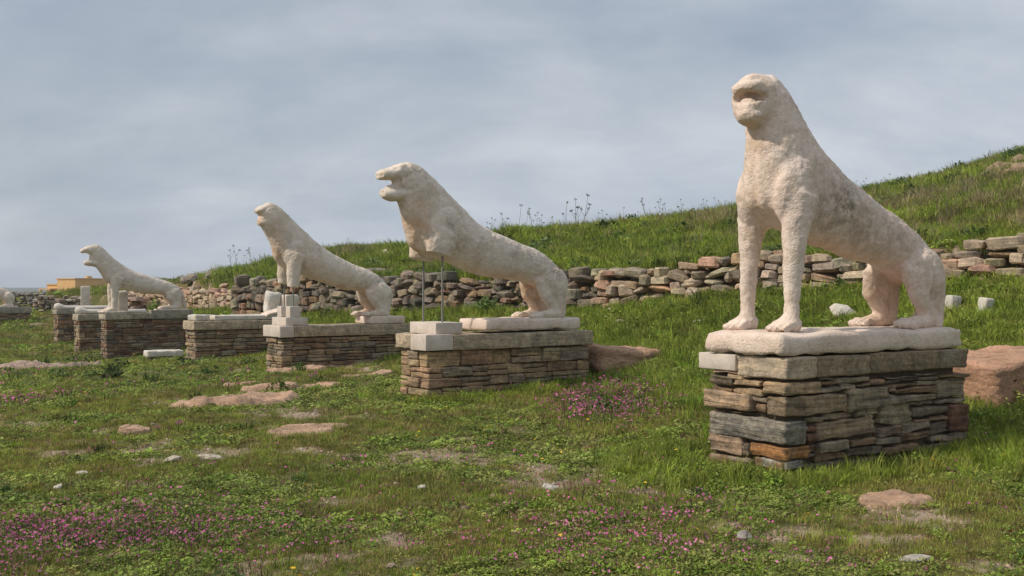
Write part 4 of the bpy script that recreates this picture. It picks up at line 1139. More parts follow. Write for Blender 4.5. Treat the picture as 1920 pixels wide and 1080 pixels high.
mesh_obj('doorway', bbox_mesh('doorway', .28, .31, 4.8, 5.8, -1, ZT - 1.5), M['dark'], wing)
mesh_obj('rooftop_box', bbox_mesh('rooftop_box', 2.2, 2.9, .6, 1.2, ZT + .163, ZT + .45), M['ochre_trim'], bld)

RW = [(.33, .27, .21), (.28, .24, .2), (.40, .31, .24), (.24, .2, .165), (.42, .37, .31)]
def ruin(x_px, py_base, Y, wid, hgt, dep, rz, seed, label, size=.3, pal=RW, taper=.0):
    rs = random.Random(seed)
    x = (x_px - 960) / F * Y
    zg = CZ + (HZ - py_base) / F * Y
    zg = min(zg, tz(x, Y) + .05)
    root = thing('ruined_wall', label, 'ruin', (x, Y, zg), rz); root['kind'] = 'thing'
    z_ = -.2
    while z_ < hgt:
        h = rs.uniform(.6, 1.1) * size * .75
        s = -wid / 2 + taper * wid * max(0, z_) / hgt / 2
        e = wid / 2 - taper * wid * max(0, z_) / hgt / 2
        while s < e:
            w = rs.uniform(.6, 1.4) * size
            if not (z_ + h > hgt * .8 and rs.random() < .3):
                o = mesh_obj('stone', rs.choice(CHUNKS), M['wallstone'], root, (s + w / 2, rs.uniform(-.05, .05), z_ + h / 2), (rs.gauss(0, .05), rs.gauss(0, .05), rs.gauss(0, .1)), vary(rs.choice(pal), rs, .2))
                o.scale = (w * 1.08, dep, h * 1.08)
            s += w
        z_ += h
    return root
ruin(105, 572, 48, 1.5, .72, .9, .3, 1, 'dark stacked ruin wall left of the standing block')
ruin(82, 572, 50, .9, .65, .7, .2, 2, 'low dark ruin wall below the ochre wing')
ruin(127, 574, 46, .9, .62, .8, .5, 3, 'squared ruin pier beneath the ochre building corner')
ruin(50, 570, 53, 1.7, .62, .6, .1, 4, 'grey low ruin wall right of the lion rump', pal=[(.3, .28, .26), (.26, .25, .23)])
ruin(12, 560, 58, 1.6, .35, .6, .1, 5, 'dark rubble ridge behind the lion rump', pal=[(.2, .18, .16), (.26, .23, .2)])
ruin(145, 572, 50, 1.0, .5, .8, .1, 6, 'heap of pale rubble beside the standing block', pal=[(.44, .38, .31), (.4, .33, .26)], taper=.6)
ruin(200, 585, 40, .9, .75, .7, .2, 7, 'pale rubble heap behind the forelegs of the roaring pale lion', pal=[(.48, .42, .34), (.42, .36, .29)], size=.24, taper=.7)
ruin(262, 578, 44, 1.2, .75, .6, -.2, 8, 'pink ruin wall stub under the belly of the far lion', pal=[(.42, .31, .24), (.4, .28, .2)])
ruin(240, 580, 43.5, .7, .62, .6, -.2, 9, 'short pink ruin pier between the far lion legs', pal=[(.44, .34, .27), (.4, .29, .21)])
x = (160 - 960) / F * 44
sbk = mesh_obj('standing_block', rbox('standing_block', .19, .15, .48, 131, r=.02, cell=.1, amp=.008), M['marble_grey'], None, (x, 44, CZ + (HZ - 557) / F * 44), (0, 0, .4))
tag(sbk, 'upright grey rectangular marble block in front of the ochre building', 'standing stone')
x = (226 - 960) / F * 30.5
sbk = mesh_obj('standing_block', rbox('standing_block', .15, .17, .36, 132, r=.08, cell=.08, amp=.015), M['marble_white'], None, P5.loc(.66, .98, .22), (0, 0, .5))
tag(sbk, 'white rounded marble block directly behind the far lion foreleg', 'standing stone')
sbk = mesh_obj('block_footing', rbox('block_footing', .22, .22, .74, 133, r=.03, cell=.15, amp=.01), M['wallstone'], None, P5.loc(.66, .98, -.882), (0, 0, .5), BROWN)
tag(sbk, 'brown footing under the white rounded block behind the tall pedestal', 'stone footing')

# ------------------------------------------------------------------ plants
def blades(name, seed, n, h0, h1, rad, wid, lean, mat, bend=.5):
    rs = random.Random(seed); v, f = [], []
    for k in range(n):
        a = rs.uniform(0, 6.283); r_ = rad * math.sqrt(rs.random())
        x, y = r_ * math.cos(a), r_ * math.sin(a)
        h = rs.uniform(h0, h1); d = rs.uniform(0, 6.283) if rs.random() < .4 else a + rs.gauss(0, .5)
        l = rs.uniform(.2, 1) * lean * h; w = wid * rs.uniform(.7, 1.3)
        t_ = rs.uniform(0, 6.283)
        px_, py_ = math.cos(t_) * w, math.sin(t_) * w
        dx_, dy_ = math.cos(d) * l, math.sin(d) * l
        b = len(v)
        v += [(x - px_, y - py_, -.02), (x + px_, y + py_, -.02), (x - px_ * .8 + dx_ * .35, y - py_ * .8 + dy_ * .35, h * .55), (x + px_ * .8 + dx_ * .35, y + py_ * .8 + dy_ * .35, h * .55), (x + dx_, y + dy_, h * (1 - bend * .25))]
        f += [(b, b + 1, b + 3, b + 2), (b + 2, b + 3, b + 4)]
    me_ = py_mesh(name, v, f); me_.materials.append(mat)
    return bpy.data.objects.new(name, me_)
def leaves(name, seed, n, h, rad, size, mat, flat=.5):
    rs = random.Random(seed); v, f = [], []
    for k in range(n):
        a = rs.uniform(0, 6.283); r_ = rad * math.sqrt(rs.random())
        c = Vector((r_ * math.cos(a), r_ * math.sin(a), rs.uniform(.1, 1) * h * (1 - .5 * (r_ / rad) ** 2)))
        nrm = Vector((rs.gauss(0, flat), rs.gauss(0, flat), 1)).normalized()
        e1 = nrm.orthogonal().normalized()
        e1.rotate(__import__('mathutils').Quaternion(nrm, rs.uniform(0, 6.283)))
        e2 = nrm.cross(e1)
        s_ = size * rs.uniform(.6, 1.4)
        b = len(v)
        v += [tuple(c - e1 * s_), tuple(c + e2 * s_ * .55), tuple(c + e1 * s_), tuple(c - e2 * s_ * .55)]
        f.append((b, b + 1, b + 2, b + 3))
    me_ = py_mesh(name, v, f); me_.materials.append(mat)
    return bpy.data.objects.new(name, me_)
def flowers(name, seed, n, h0, h1, rad, size, mat, stem):
    rs = random.Random(seed); v, f, mi = [], [], []
    for k in range(n):
        a = rs.uniform(0, 6.283); r_ = rad * math.sqrt(rs.random())
        c = Vector((r_ * math.cos(a), r_ * math.sin(a), rs.uniform(h0, h1)))
        b = len(v); q = .0018
        v += [(c.x * .8 - q, c.y * .8, -.01), (c.x * .8 + q, c.y * .8, -.01), (c.x + q, c.y, c.z), (c.x - q, c.y, c.z)]
        f.append((b, b + 1, b + 2, b + 3)); mi.append(1)
        nrm = Vector((rs.gauss(0, .45), rs.gauss(-.25, .45), 1)).normalized()
        e1 = nrm.orthogonal().normalized(); e2 = nrm.cross(e1)
        s_ = size * rs.uniform(.75, 1.25)
        for j in range(5):
            t_ = j * 1.2566 + rs.uniform(-.1, .1)
            d = e1 * math.cos(t_) + e2 * math.sin(t_); p_ = e2 * math.cos(t_) - e1 * math.sin(t_)
            b = len(v)
            v += [tuple(c), tuple(c + d * s_ * .7 + p_ * s_ * .42 + nrm * s_ * .25), tuple(c + d * s_ * 1.05 + nrm * s_ * .15), tuple(c + d * s_ * .7 - p_ * s_ * .42 + nrm * s_ * .25)]
            f.append((b, b + 1, b + 2, b + 3)); mi.append(0)
    me_ = py_mesh(name, v, f); me_.materials.append(mat); me_.materials.append(stem)
    me_.polygons.foreach_set('material_index', mi)
    return bpy.data.objects.new(name, me_)

G_FRESH = mat_leaf('fresh_grass', (.17, .27, .028), (.25, .325, .042), (.29, .29, .075), .8)
G_OLIVE = mat_leaf('olive_turf', (.185, .27, .034), (.26, .285, .056), (.30, .225, .095), .7)
G_CLOVER = mat_leaf('clover_leaf', (.135, .235, .028), (.215, .295, .044), (.26, .265, .08), .9)
G_DARK = mat_leaf('dark_weed', (.06, .11, .024), (.09, .145, .034), (.12, .16, .055), .9, .25)
G_DRY = mat_leaf('dry_straw', (.30, .24, .13), (.25, .19, .105), (.36, .31, .19), .6, .2)
G_BROWN = mat_leaf('brown_thatch', (.16, .11, .06), (.20, .13, .075), (.13, .10, .05), .6, .2)
FL_PINK = mat_leaf('pink_petal', (.66, .13, .40), (.70, .26, .48), (.50, .09, .26), 3, .35)
FL_YEL = mat_leaf('yellow_petal', (.80, .52, .03), (.85, .60, .05), (.75, .42, .02), 3, .3)
FL_RED = mat_leaf('reddish_herb', (.24, .085, .075), (.30, .11, .09), (.19, .09, .06), 1.2, .3)

def scatter(name, label, cat, protos, xy, sc, pick=None, tilt=.12, zoff=0.0):
    n = len(xy)
    z_ = terrain(xy[:, 0], xy[:, 1]) + zoff
    me_ = bpy.data.meshes.new(name)
    me_.vertices.add(n)
    me_.vertices.foreach_set('co', np.column_stack([xy, z_]).ravel())
    rot = np.column_stack([nr.normal(0, tilt, n), nr.normal(0, tilt, n), nr.uniform(0, 6.283, n)])
    if pick is None: pick = nr.randint(0, len(protos), n)
    a = me_.attributes.new('rot', 'FLOAT_VECTOR', 'POINT'); a.data.foreach_set('vector', rot.ravel())
    a = me_.attributes.new('siz', 'FLOAT', 'POINT'); a.data.foreach_set('value', sc.astype(np.float32))
    a = me_.attributes.new('pick', 'INT', 'POINT'); a.data.foreach_set('value', np.asarray(pick, np.int32))
    me_.update()
    o = mesh_obj(name, me_, None)
    tag(o, label, cat, None, 'stuff')
    c = bpy.data.collections.new(name + '_sources')
    for k, p_ in enumerate(protos):
        p_.name = '%s_%02d' % (name, k); c.objects.link(p_)
    ng = bpy.data.node_groups.new(name, 'GeometryNodeTree')
    ng.interface.new_socket('Geometry', in_out='INPUT', socket_type='NodeSocketGeometry')
    ng.interface.new_socket('Geometry', in_out='OUTPUT', socket_type='NodeSocketGeometry')
    gi = ng.nodes.new('NodeGroupInput'); go = ng.nodes.new('NodeGroupOutput')
    ci = ng.nodes.new('GeometryNodeCollectionInfo')
    ci.inputs['Collection'].default_value = c
    ci.inputs['Separate Children'].default_value = True
    ci.inputs['Reset Children'].default_value = True
    ip = ng.nodes.new('GeometryNodeInstanceOnPoints')
    ip.inputs['Pick Instance'].default_value = True
    def na(nm, dt):
        q = ng.nodes.new('GeometryNodeInputNamedAttribute'); q.data_type = dt; q.inputs['Name'].default_value = nm
        return [s for s in q.outputs if s.enabled and s.name == 'Attribute'][0]
    e2r = ng.nodes.new('FunctionNodeEulerToRotation')
    L = ng.links
    L.new(gi.outputs[0], ip.inputs['Points']); L.new(ci.outputs[0], ip.inputs['Instance'])
    L.new(na('pick', 'INT'), ip.inputs['Instance Index'])
    L.new(na('rot', 'FLOAT_VECTOR'), e2r.inputs[0]); L.new(e2r.outputs[0], ip.inputs['Rotation'])
    L.new(na('siz', 'FLOAT'), ip.inputs['Scale'])
    L.new(ip.outputs[0], go.inputs[0])
    md = o.modifiers.new('scatter', 'NODES'); md.node_group = ng
    return o

EX = np.array(EXCL)
def free(x, y, pad=0.0):
    ok = np.ones(len(x), bool)
    for cx_, cy_, r_ in EX: ok &= (x - cx_) ** 2 + (y - cy_) ** 2 > r_ * r_
    for cx_, cy_, a, L_, W_ in FOOT:
        u = (x - cx_) * math.cos(a) + (y - cy_) * math.sin(a); w = -(x - cx_) * math.sin(a) + (y - cy_) * math.cos(a)
        ok &= ~((u > -.03 - pad) & (u < L_ + .03 + pad) & (w > -.03 - pad) & (w < W_ + .03 + pad))
    d = wall_d(x, y)
    ok &= ~((d > -.34) & (d < .0))
    return ok
def ped_near(x, y):
    m = np.full(len(x), 9.0)
    for cx_, cy_, a, L_, W_ in FOOT:
        u = (x - cx_) * math.cos(a) + (y - cy_) * math.sin(a); w = -(x - cx_) * math.sin(a) + (y - cy_) * math.cos(a)
        du = np.maximum(np.maximum(-u, u - L_), 0); dw = np.maximum(np.maximum(-w, w - W_), 0)
        m = np.minimum(m, np.hypot(du, dw))
    return m
def wedge(y0, y1, dens):
    """random points over the strip of ground y0..y1 that a camera near the origin can see"""
    k = .60
    area = (y1 - y0) * (k * (y0 + y1) + 3.0)
    n = int(area * dens)
    y = nr.uniform(y0, y1, int(n * 1.0)); half = k * y1 + 1.5
    x = nr.uniform(-half, half, len(y))
    m = np.abs(x) < k * y + 1.5
    return x[m], y[m]
_A = R(35); _du = (math.cos(_A), math.sin(_A))
def row_u(x, y):      # distance behind the front of the pedestal row
    return (x - 1.911) * .848 + (y - 6.97) * .53
def lush(x, y):
    u = row_u(x, y)
    d = ped_near(x, y)
    l = sst(.6, 3.0, u + (fbm(x * .8, y * .8, 61, 3) - .5) * 1.6)
    l = np.maximum(l, (1 - sst(.05, .75, d)) * sst(-3.2, .5, x))
    l = np.maximum(l, .55 * (1 - sst(.02, .4, d)))
    r_ = np.exp(-(((x - 1.15) / .55) ** 2 + ((y - 7.3) / .8) ** 2))
    l = np.maximum(l, r_)
    l = np.maximum(l, .8 * sst(2.6, 4.0, x) * sst(5.4, 6.4, y))
    far_left = sst(-9, -14, x)
    return np.clip(l * (1 - .45 * far_left), 0, 1)

turf_xy, turf_s, turf_p = [], [], []
tall_xy, tall_s, tall_p = [], [], []
dry_xy, dry_s = [], []
for (y0, y1, dens, sc0) in ((3.4, 5.5, 950, .75), (5.5, 8, 620, .9), (8, 12, 330, 1.1), (12, 18, 150, 1.5), (18, 27, 75, 2.1), (27, 42, 32, 3.0), (42, 75, 9, 4.4)):
    x, y = wedge(y0, y1, dens)
    so = soil_mask(x, y); lu = lush(x, y)
    ok = free(x, y) & (nr.random_sample(len(x)) > np.clip(so * 1.35 - .25, 0, .86))
    x, y, lu = x[ok], y[ok], lu[ok]
    pat = fbm(x * 1.1, y * 1.1, 81, 4)
    p_ = np.where(nr.random_sample(len(x)) < sst(.40, .60, pat), 1, 0)          # 0 olive blades, 1 clover leaves
    q = nr.random_sample(len(x))
    kind = np.where(p_ == 1, 4 + nr.randint(0, 3, len(x)), nr.randint(0, 3, len(x)))
    kind = np.where(q < .07, 3, kind)                                                # brown thatch
    kind = np.where((q > .86) & (lu < .5) & (pat < .52), 7, kind)                      # reddish herb
    kind = np.where(lu > .55, np.where(nr.random_sample(len(x)) < .35, 4 + nr.randint(0, 3, len(x)), 8 + nr.randint(0, 2, len(x))), kind)
    turf_xy.append(np.column_stack([x, y])); turf_p.append(kind)
    turf_s.append(sc0 * nr.uniform(.6, 1.35, len(x)) * (.8 + .35 * lu))
    # taller grass where it is lush
    x, y = wedge(y0, y1, dens * .42)
    lu = lush(x, y)
    cl = fbm(x * 1.7, y * 1.7, 91, 3)
    ok = free(x, y) & (nr.random_sample(len(x)) < lu * (.35 + 1.1 * cl) + .012)
    x, y, lu = x[ok], y[ok], lu[ok]
    tall_xy.append(np.column_stack([x, y])); tall_p.append(nr.randint(0, 5, len(x)))
    hill = wall_d(x, y) > 0
    tall_s.append(np.where(lu > .3, 1, .6) * (.5 + .5 * sst(.02, .35, ped_near(x, y))) * (sc0 ** .45) * nr.uniform(.35, 1.2, len(x)) * (.6 + .8 * cl[ok]) * np.where(hill, .9, 1))
    if y0 >= 12:
        x, y = wedge(y0, y1, dens * .17)
        g_ = fbm(x * .35, y * .35, 17, 3)
        ok = free(x, y) & (wall_d(x, y) > .4) & (nr.random_sample(len(x)) < sst(.46, .60, g_) + .06)
        dry_xy.append(np.column_stack([x[ok], y[ok]])); dry_s.append((sc0 ** .45) * nr.uniform(.5, 1.25, ok.sum()))
for px, py, n_, sp in ((655, 478, 90, .9), (690, 480, 60, .7), (1660, 400, 110, .9), (1700, 385, 90, .9), (1770, 372, 110, 1.0), (1850, 352, 120, 1.1), (1890, 380, 100, 1.0), (1340, 412, 70, .8), (1240, 420, 60, .9), (1300, 425, 50, .7), (1600, 470, 25, .5), (480, 505, 40, .6), (1680, 470, 30, .5)):
    g = ground(px, py)
    q = np.column_stack([g.x + nr.normal(0, sp * .6, n_), g.y + nr.normal(0, sp * .8, n_)])
    dry_xy.append(q); dry_s.append(nr.uniform(.9, 1.9, n_))
cat_ = np.concatenate
turf_protos = [blades('t', 1, 30, .02, .055, .075, .0022, .9, G_OLIVE), blades('t', 2, 30, .025, .06, .08, .0022, 1.0, G_OLIVE), blades('t', 3, 26, .02, .05, .08, .0026, 1.2, G_FRESH), blades('t', 4, 26, .015, .04, .08, .002, 1.4, G_BROWN),
               leaves('t', 5, 40, .04, .085, .0095, G_CLOVER), leaves('t', 6, 26, .05, .08, .017, G_CLOVER), leaves('t', 7, 40, .035, .09, .009, G_OLIVE), leaves('t', 8, 30, .03, .07, .007, FL_RED, .7),
               blades('t', 9, 34, .04, .09, .08, .0024, .8, G_FRESH), blades('t', 10, 34, .05, .10, .08, .0026, .9, G_FRESH)]
scatter('turf', 'short green and olive meadow turf covering the ground', 'grass', turf_protos, cat_(turf_xy), cat_(turf_s), cat_(turf_p))
tall_protos = [blades('g', 21, 34, .08, .20, .07, .0028, .55, G_FRESH), blades('g', 22, 40, .06, .16, .09, .003, .7, G_FRESH), blades('g', 23, 30, .10, .24, .06, .0026, .6, G_FRESH), leaves('g', 24, 60, .13, .09, .014, G_CLOVER, .8), blades('g', 25, 34, .05, .14, .09, .003, .9, G_CLOVER)]
scatter('tall_grass', 'taller fresh green grass around the pedestals and on the bank', 'grass', tall_protos, cat_(tall_xy), cat_(tall_s), cat_(tall_p))
scatter('dry_grass', 'straw coloured dry grass tufts on the hill', 'grass', [blades('d', 31, 26, .10, .30, .06, .0026, .5, G_DRY), blades('d', 32, 26, .08, .22, .08, .0026, .8, G_BROWN)], cat_(dry_xy), cat_(dry_s))

# dark leafy weeds: hill, wall foot, foreground rosettes
wx, wy, ws = [], [], []
for (y0, y1, dens, sc0) in ((3.6, 8, 6, .6), (8, 14, 3.0, .9), (14, 22, 4.0, 1.5), (22, 40, 2.6, 2.2)):
    x, y = wedge(y0, y1, dens)
    ok = free(x, y) & (fbm(x * .9, y * .9, 23, 3) > .5) & ((row_u(x, y) > 1.5) | (nr.random_sample(len(x)) < .35))
    wx.append(x[ok]); wy.append(y[ok]); ws.append(sc0 * nr.uniform(.4, 1.5, ok.sum()))
d_ = wall_d(*np.meshgrid(np.linspace(-9, 9, 200), np.linspace(11, 32, 240)))
xx, yy = np.meshgrid(np.linspace(-9, 9, 200), np.linspace(11, 32, 240))
sel = (d_ > .12) & (d_ < .7) & (nr.random_sample(d_.shape) < .05)
wx.append(xx[sel]); wy.append(yy[sel]); ws.append(nr.uniform(1.0, 2.2, sel.sum()))
scatter('dark_weeds', 'dark leafy weeds in clumps through the grass', 'weeds', [leaves('w', 41, 90, .12, .11, .018, G_DARK, .9), leaves('w', 42, 70, .08, .10, .02, G_DARK, .7), blades('w', 43, 40, .06, .14, .05, .005, 1.1, G_DARK)], np.column_stack([cat_(wx), cat_(wy)]), cat_(ws))

# pink and yellow flowers
def patch(px, py, rpx, rpy, n):
    ex, ey, rx, ry = soil_ellipse(px, py, rpx, rpy)
    return np.column_stack([ex + nr.normal(0, rx * .55, n), ey + nr.normal(0, ry * .6, n)])
PK = [patch(*a) for a in ((1120, 765, 110, 32, 200), (1180, 745, 70, 20, 60), (1200, 990, 190, 60, 100), (1080, 1010, 170, 60, 84), (1450, 1050, 160, 30, 40), (50, 1020, 190, 55, 340), (250, 1015, 260, 50, 240), (560, 1000, 260, 60, 50), (40, 762, 80, 12, 40), (300, 945, 200, 50, 12),
                          (1380, 955, 80, 30, 14), (1330, 1030, 90, 40, 12), (400, 730, 200, 20, 20), (30, 712, 80, 12, 25), (1500, 990, 200, 60, 10), (850, 880, 350, 60, 24), (700, 1040, 400, 40, 44), (1850, 930, 90, 60, 8), (1840, 830, 60, 20, 4), (150, 870, 250, 60, 12), (950, 950, 300, 70, 14))]
PK = cat_(PK); PK = PK[free(PK[:, 0], PK[:, 1])]
scatter('pink_flowers', 'small magenta pink wildflowers in patches across the meadow', 'flowers', [flowers('f', 51, 4, .03, .07, .09, .0075, FL_PINK, G_DARK), flowers('f', 52, 2, .03, .07, .07, .008, FL_PINK, G_DARK), flowers('f', 53, 6, .03, .08, .11, .0072, FL_PINK, G_DARK)], PK, nr.uniform(.8, 1.25, len(PK)) * np.clip((PK[:, 1] / 6) ** .85, .85, 2.2))
YL = [np.column_stack(wedge(4, 9, 1.1)), np.column_stack(wedge(9, 30, .55))]
YL = cat_(YL); YL = YL[free(YL[:, 0], YL[:, 1])]
YL = cat_([YL, np.array([[ground(px, py).x, ground(px, py).y] for px, py in ((1655, 888), (490, 704), (573, 696), (778, 750), (776, 762), (218, 668), (232, 665), (1425, 478), (330, 616), (337, 606), (1845, 560), (1880, 570))])])
scatter('yellow_flowers', 'scattered small yellow flowers in the grass', 'flowers', [flowers('y', 61, 1, .05, .09, .02, .010, FL_YEL, G_DARK), flowers('y', 62, 2, .04, .09, .06, .009, FL_YEL, G_DARK)], YL, nr.uniform(.8, 1.3, len(YL)) * np.clip((YL[:, 1] / 6) ** .4, .8, 2.2))
# gravel on bare soil
x, y = [], []
for y0, y1, dn in ((3.6, 6, 1500), (6, 9, 700), (9, 14, 200)):
    a, b = wedge(y0, y1, dn); k_ = soil_mask(a, b) > .42 + .25 * nr.random_sample(len(a))
    x.append(a[k_]); y.append(b[k_])
x, y = cat_(x), cat_(y)
ok = free(x, y); x, y = x[ok], y[ok]
t = NT('pale_gravel'); oc, rnd = t.objcol()
M['gravel'] = t.done(t.ramp(rnd, (0, (.20, .14, .10)), (.4, (.34, .25, .18)), (.75, (.42, .34, .27)), (.93, (.42, .23, .14)), (1, (.52, .46, .39))), .9, t.bump(t.noise(90, 3, .6), .003, .8))
gp = []
for k in range(4):
    m_ = rock_mesh('gravel', 700 + k, 1, 7, .1, .05); m_.materials.append(M['gravel']); o = bpy.data.objects.new('gravel', m_); gp.append(o)
for o in gp: o.scale = (1, 1, 1)
sz = np.clip(nr.lognormal(-5.35, .55, len(x)), .0025, .016) * np.clip(y / 5, .9, 1.8)
scatter('gravel', 'loose pale gravel on the bare soil patches', 'gravel', gp, np.column_stack([x, y]), sz, tilt=.6)

# tall dried flower stalks on the ridge: individuals
def stalk_meshes(seed):
    rs = random.Random(seed)
    bm_ = bmesh.new()
    pts = [Vector((0, 0, -.06))]
    ln = Vector((rs.uniform(-.22, .22), rs.uniform(-.08, .08), 1))
    for k in range(1, 6): pts.append(Vector((ln.x * k / 5 + rs.uniform(-.012, .012), ln.y * k / 5, k / 5)))
    def seg(path, r0, r1):
        rings = []
        for i, p_ in enumerate(path):
            r_ = r0 + (r1 - r0) * i / (len(path) - 1)
            rings.append([bm_.verts.new(p_ + Vector((math.cos(t_) * r_, math.sin(t_) * r_, 0))) for t_ in (0, 2.094, 4.189)])
        for a, b in zip(rings[:-1], rings[1:]):
            for k in range(3): bm_.faces.new((a[k], a[(k + 1) % 3], b[(k + 1) % 3], b[k]))
    seg(pts, .009, .005)
    heads = [pts[-1]]
    for k in range(rs.choice((0, 1, 2, 3))):
        b = pts[rs.choice((2, 3))]; e = b + Vector((rs.choice((-1, 1)) * rs.uniform(.08, .18), rs.uniform(-.05, .05), rs.uniform(.2, .38)))
        seg([b, (b + e) / 2 + Vector((0, 0, -.03)), e], .007, .005); heads.append(e)
    st_ = bpy.data.meshes.new('stem'); bm_.to_mesh(st_); bm_.free()
    hs = []
    for h in heads:
        bm_ = bmesh.new()
        for k in range(9):
            a = rs.uniform(0, 6.283); q = rs.uniform(.015, .06)
            e = h + Vector((math.cos(a) * q, math.sin(a) * q, rs.uniform(.0, .06)))
            v0 = bm_.verts.new(h + Vector((.004, 0, 0))); v1 = bm_.verts.new(h - Vector((.004, 0, 0))); v2 = bm_.verts.new(e)
            bm_.faces.new((v0, v1, v2))
            bmesh.ops.create_icosphere(bm_, subdivisions=1, radius=rs.uniform(.010, .018), matrix=__import__('mathutils').Matrix.Translation(e))
        m_ = bpy.data.meshes.new('umbel'); bm_.to_mesh(m_); bm_.free(); hs.append(m_)
    return st_, hs
STK = [stalk_meshes(900 + k) for k in range(12)]
M['stalk'] = mat_leaf('dried_stalk', (.11, .095, .06), (.14, .12, .075), (.09, .085, .05), 2, .1)
pk = [(907, 418), (923, 410), (937, 411), (950, 402), (972, 386), (987, 401), (1001, 392), (1005, 400), (1013, 404), (1040, 407), (1060, 381), (1079, 375), (1092, 368), (1084, 390), (1115, 400), (1136, 396), (1168, 390), (1194, 398), (1215, 374), (1234, 375), (1240, 393), (1251, 382), (1268, 387), (1278, 375), (1296, 398), (1320, 375), (1328, 388), (1346, 372), (1357, 377), (1370, 380), (1305, 392),
      (1603, 340), (1623, 335), (1657, 337), (1667, 327), (1660, 345), (1642, 350), (433, 470), (437, 478), (447, 462), (460, 470), (455, 480), (474, 466), (652, 447), (668, 455), (618, 458), (1700, 345), (1730, 338)]
_r3 = random.Random(5)
for k, (px, py) in enumerate(pk):
    # find the skyline in this direction and stand the stalk just behind it
    k_ = (px - 960) / F
    h = terrain(k_ * _YS, _YS); el = (h - CZ) / _YS
    i = int(np.argmax(np.where(_YS < 60, el, -9)))
    Y = _YS[i] + _r3.uniform(-.8, .5)
    g = Vector((k_ * Y, Y, tz(k_ * Y, Y)))
    top = CZ + (HZ - py) / F * Y
    hgt = max(.22, top - g.z)
    lab = 'thin dried flower stalk on the skyline between the roaring lion and the nearest lion' if 880 < px < 1400 else ('thin dried flower stalk on the slope behind the nearest lion back' if px > 1400 else 'thin dried flower stalk on the ridge above the rubble wall')
    r_ = thing('dried_flower_stalk', lab, 'plant', g, _r3.uniform(-.6, .6), 'dried flower stalks ' + ('on the middle skyline' if 880 < px < 1400 else 'on the right slope' if px > 1400 else 'above the rubble wall'))
    st_, hs = STK[k % 12]
    o = mesh_obj('stem', st_, M['stalk'], r_); o.scale = (hgt, hgt, hgt)
    for m_ in hs:
        o = mesh_obj('umbel', m_, M['stalk'], r_); o.scale = (hgt, hgt, hgt)

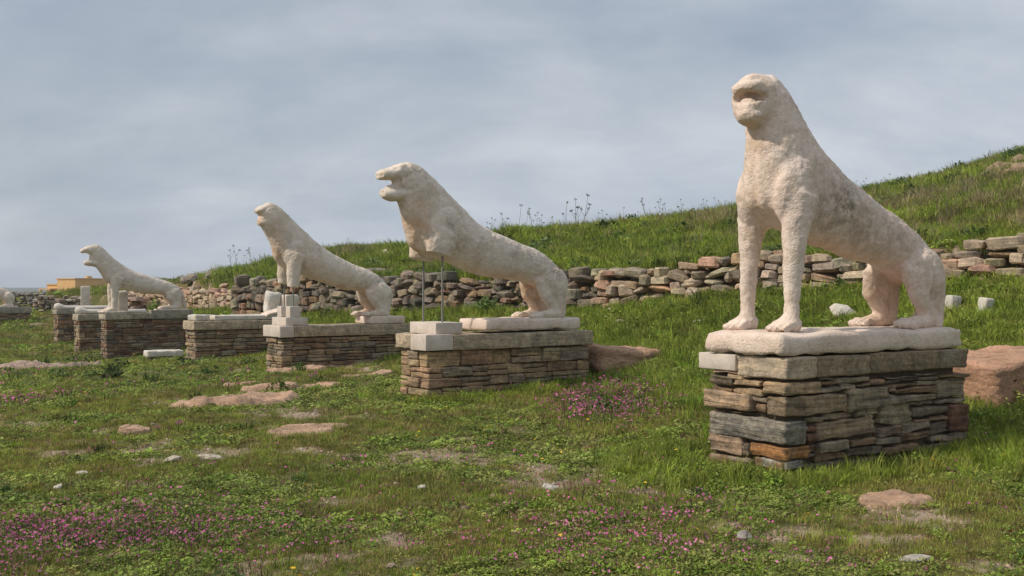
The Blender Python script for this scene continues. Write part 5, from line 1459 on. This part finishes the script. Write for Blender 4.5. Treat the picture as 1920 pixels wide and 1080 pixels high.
# shrubs
def shrub(name, label, loc, r_, h, seed, n=900, size=.03, mat=G_DARK):
    rs = random.Random(seed)
    root = thing(name, label, 'shrub', loc)
    v, f = [], []
    for k in range(n):
        d = Vector((rs.gauss(0, 1), rs.gauss(0, 1), abs(rs.gauss(0, 1)))).normalized()
        q = rs.uniform(.45, 1.0) * (.75 + .5 * mn.noise(d * 2.3 + Vector((seed, 0, 0))))
        c = Vector((d.x * r_ * q, d.y * r_ * q, d.z * h * q))
        e1 = Vector((rs.gauss(0, 1), rs.gauss(0, 1), rs.gauss(0, .6))).normalized(); e2 = e1.orthogonal().normalized()
        s_ = size * rs.uniform(.6, 1.5); b = len(v)
        v += [tuple(c - e1 * s_), tuple(c + e2 * s_ * .5), tuple(c + e1 * s_), tuple(c - e2 * s_ * .5)]
        f.append((b, b + 1, b + 2, b + 3))
    mesh_obj('foliage', py_mesh('foliage', v, f), mat, root)
    bm_ = bmesh.new()
    for k in range(7):
        a = rs.uniform(0, 6.28); e = Vector((math.cos(a) * r_ * .6, math.sin(a) * r_ * .6, h * rs.uniform(.4, .8)))
        p0 = Vector((0, 0, -.1))
        for s_, t_ in ((p0, e * .5 + Vector((0, 0, .05))), (e * .5 + Vector((0, 0, .05)), e)):
            w_ = .012
            vs = [bm_.verts.new(s_ + Vector((w_, 0, 0))), bm_.verts.new(s_ + Vector((-w_, w_, 0))), bm_.verts.new(s_ + Vector((-w_, -w_, 0))), bm_.verts.new(t_ + Vector((w_ * .6, 0, 0))), bm_.verts.new(t_ + Vector((-w_ * .6, w_ * .6, 0))), bm_.verts.new(t_ + Vector((-w_ * .6, -w_ * .6, 0)))]
            for i, j in ((0, 1), (1, 2), (2, 0)): bm_.faces.new((vs[i], vs[j], vs[j + 3], vs[i + 3]))
    m_ = bpy.data.meshes.new('branches'); bm_.to_mesh(m_); bm_.free()
    mesh_obj('branches', m_, M['stalk'], root)
g = on_px(1906, 29.6); shrub('shrub', 'dark green shrub on the hilltop at the right edge', g + Vector((0, 0, .05)), .62, .50, 3, 1500, .045)
g = on_px(289, 42.5); shrub('shrub', 'green bush between pink ruin walls under the far lion belly', g, .45, .85, 5, 900, .05, G_CLOVER)
g = on_px(482, 27.6); shrub('shrub', 'low dark bush at the end of the rubble wall', Vector((g.x, g.y, g.z)), .5, .4, 7, 700, .035)
g = on_px(912, 19.9); shrub('shrub', 'dark weedy bush against the rubble wall behind the roaring lion', Vector((g.x, g.y, g.z)), .38, .42, 9, 700, .032)
g = on_px(1535, 12.6); shrub('shrub', 'leafy bush in the grass behind the nearest lion hind legs', Vector((g.x, g.y, g.z)), .42, .26, 11, 900, .03, G_CLOVER)
g = ground(1880, 740); shrub('shrub', 'thistly grey green weed in front of the reddish boulder', Vector((g.x - .05, g.y - .25, g.z)), .16, .26, 13, 220, .022, G_CLOVER)

# ------------------------------------------------------------------ haze: even, thin sea air round everything
hz_ = bbox_mesh('haze', -4000, 4000, -60, 2200, -12, 40)
hm_ = bpy.data.materials.new('sea_air'); hm_.use_nodes = True
hn = hm_.node_tree.nodes
hn.remove(hn['Principled BSDF'])
pv = hn.new('ShaderNodeVolumePrincipled')
pv.inputs['Color'].default_value = (.80, .88, 1.0, 1)
pv.inputs['Density'].default_value = .00045
pv.inputs['Anisotropy'].default_value = 0.0
hm_.node_tree.links.new(pv.outputs[0], hn['Material Output'].inputs['Volume'])
ho = mesh_obj('haze', hz_, hm_)
ho['kind'] = 'stuff'; ho['label'] = 'thin even sea haze over the whole place'; ho['category'] = 'haze'
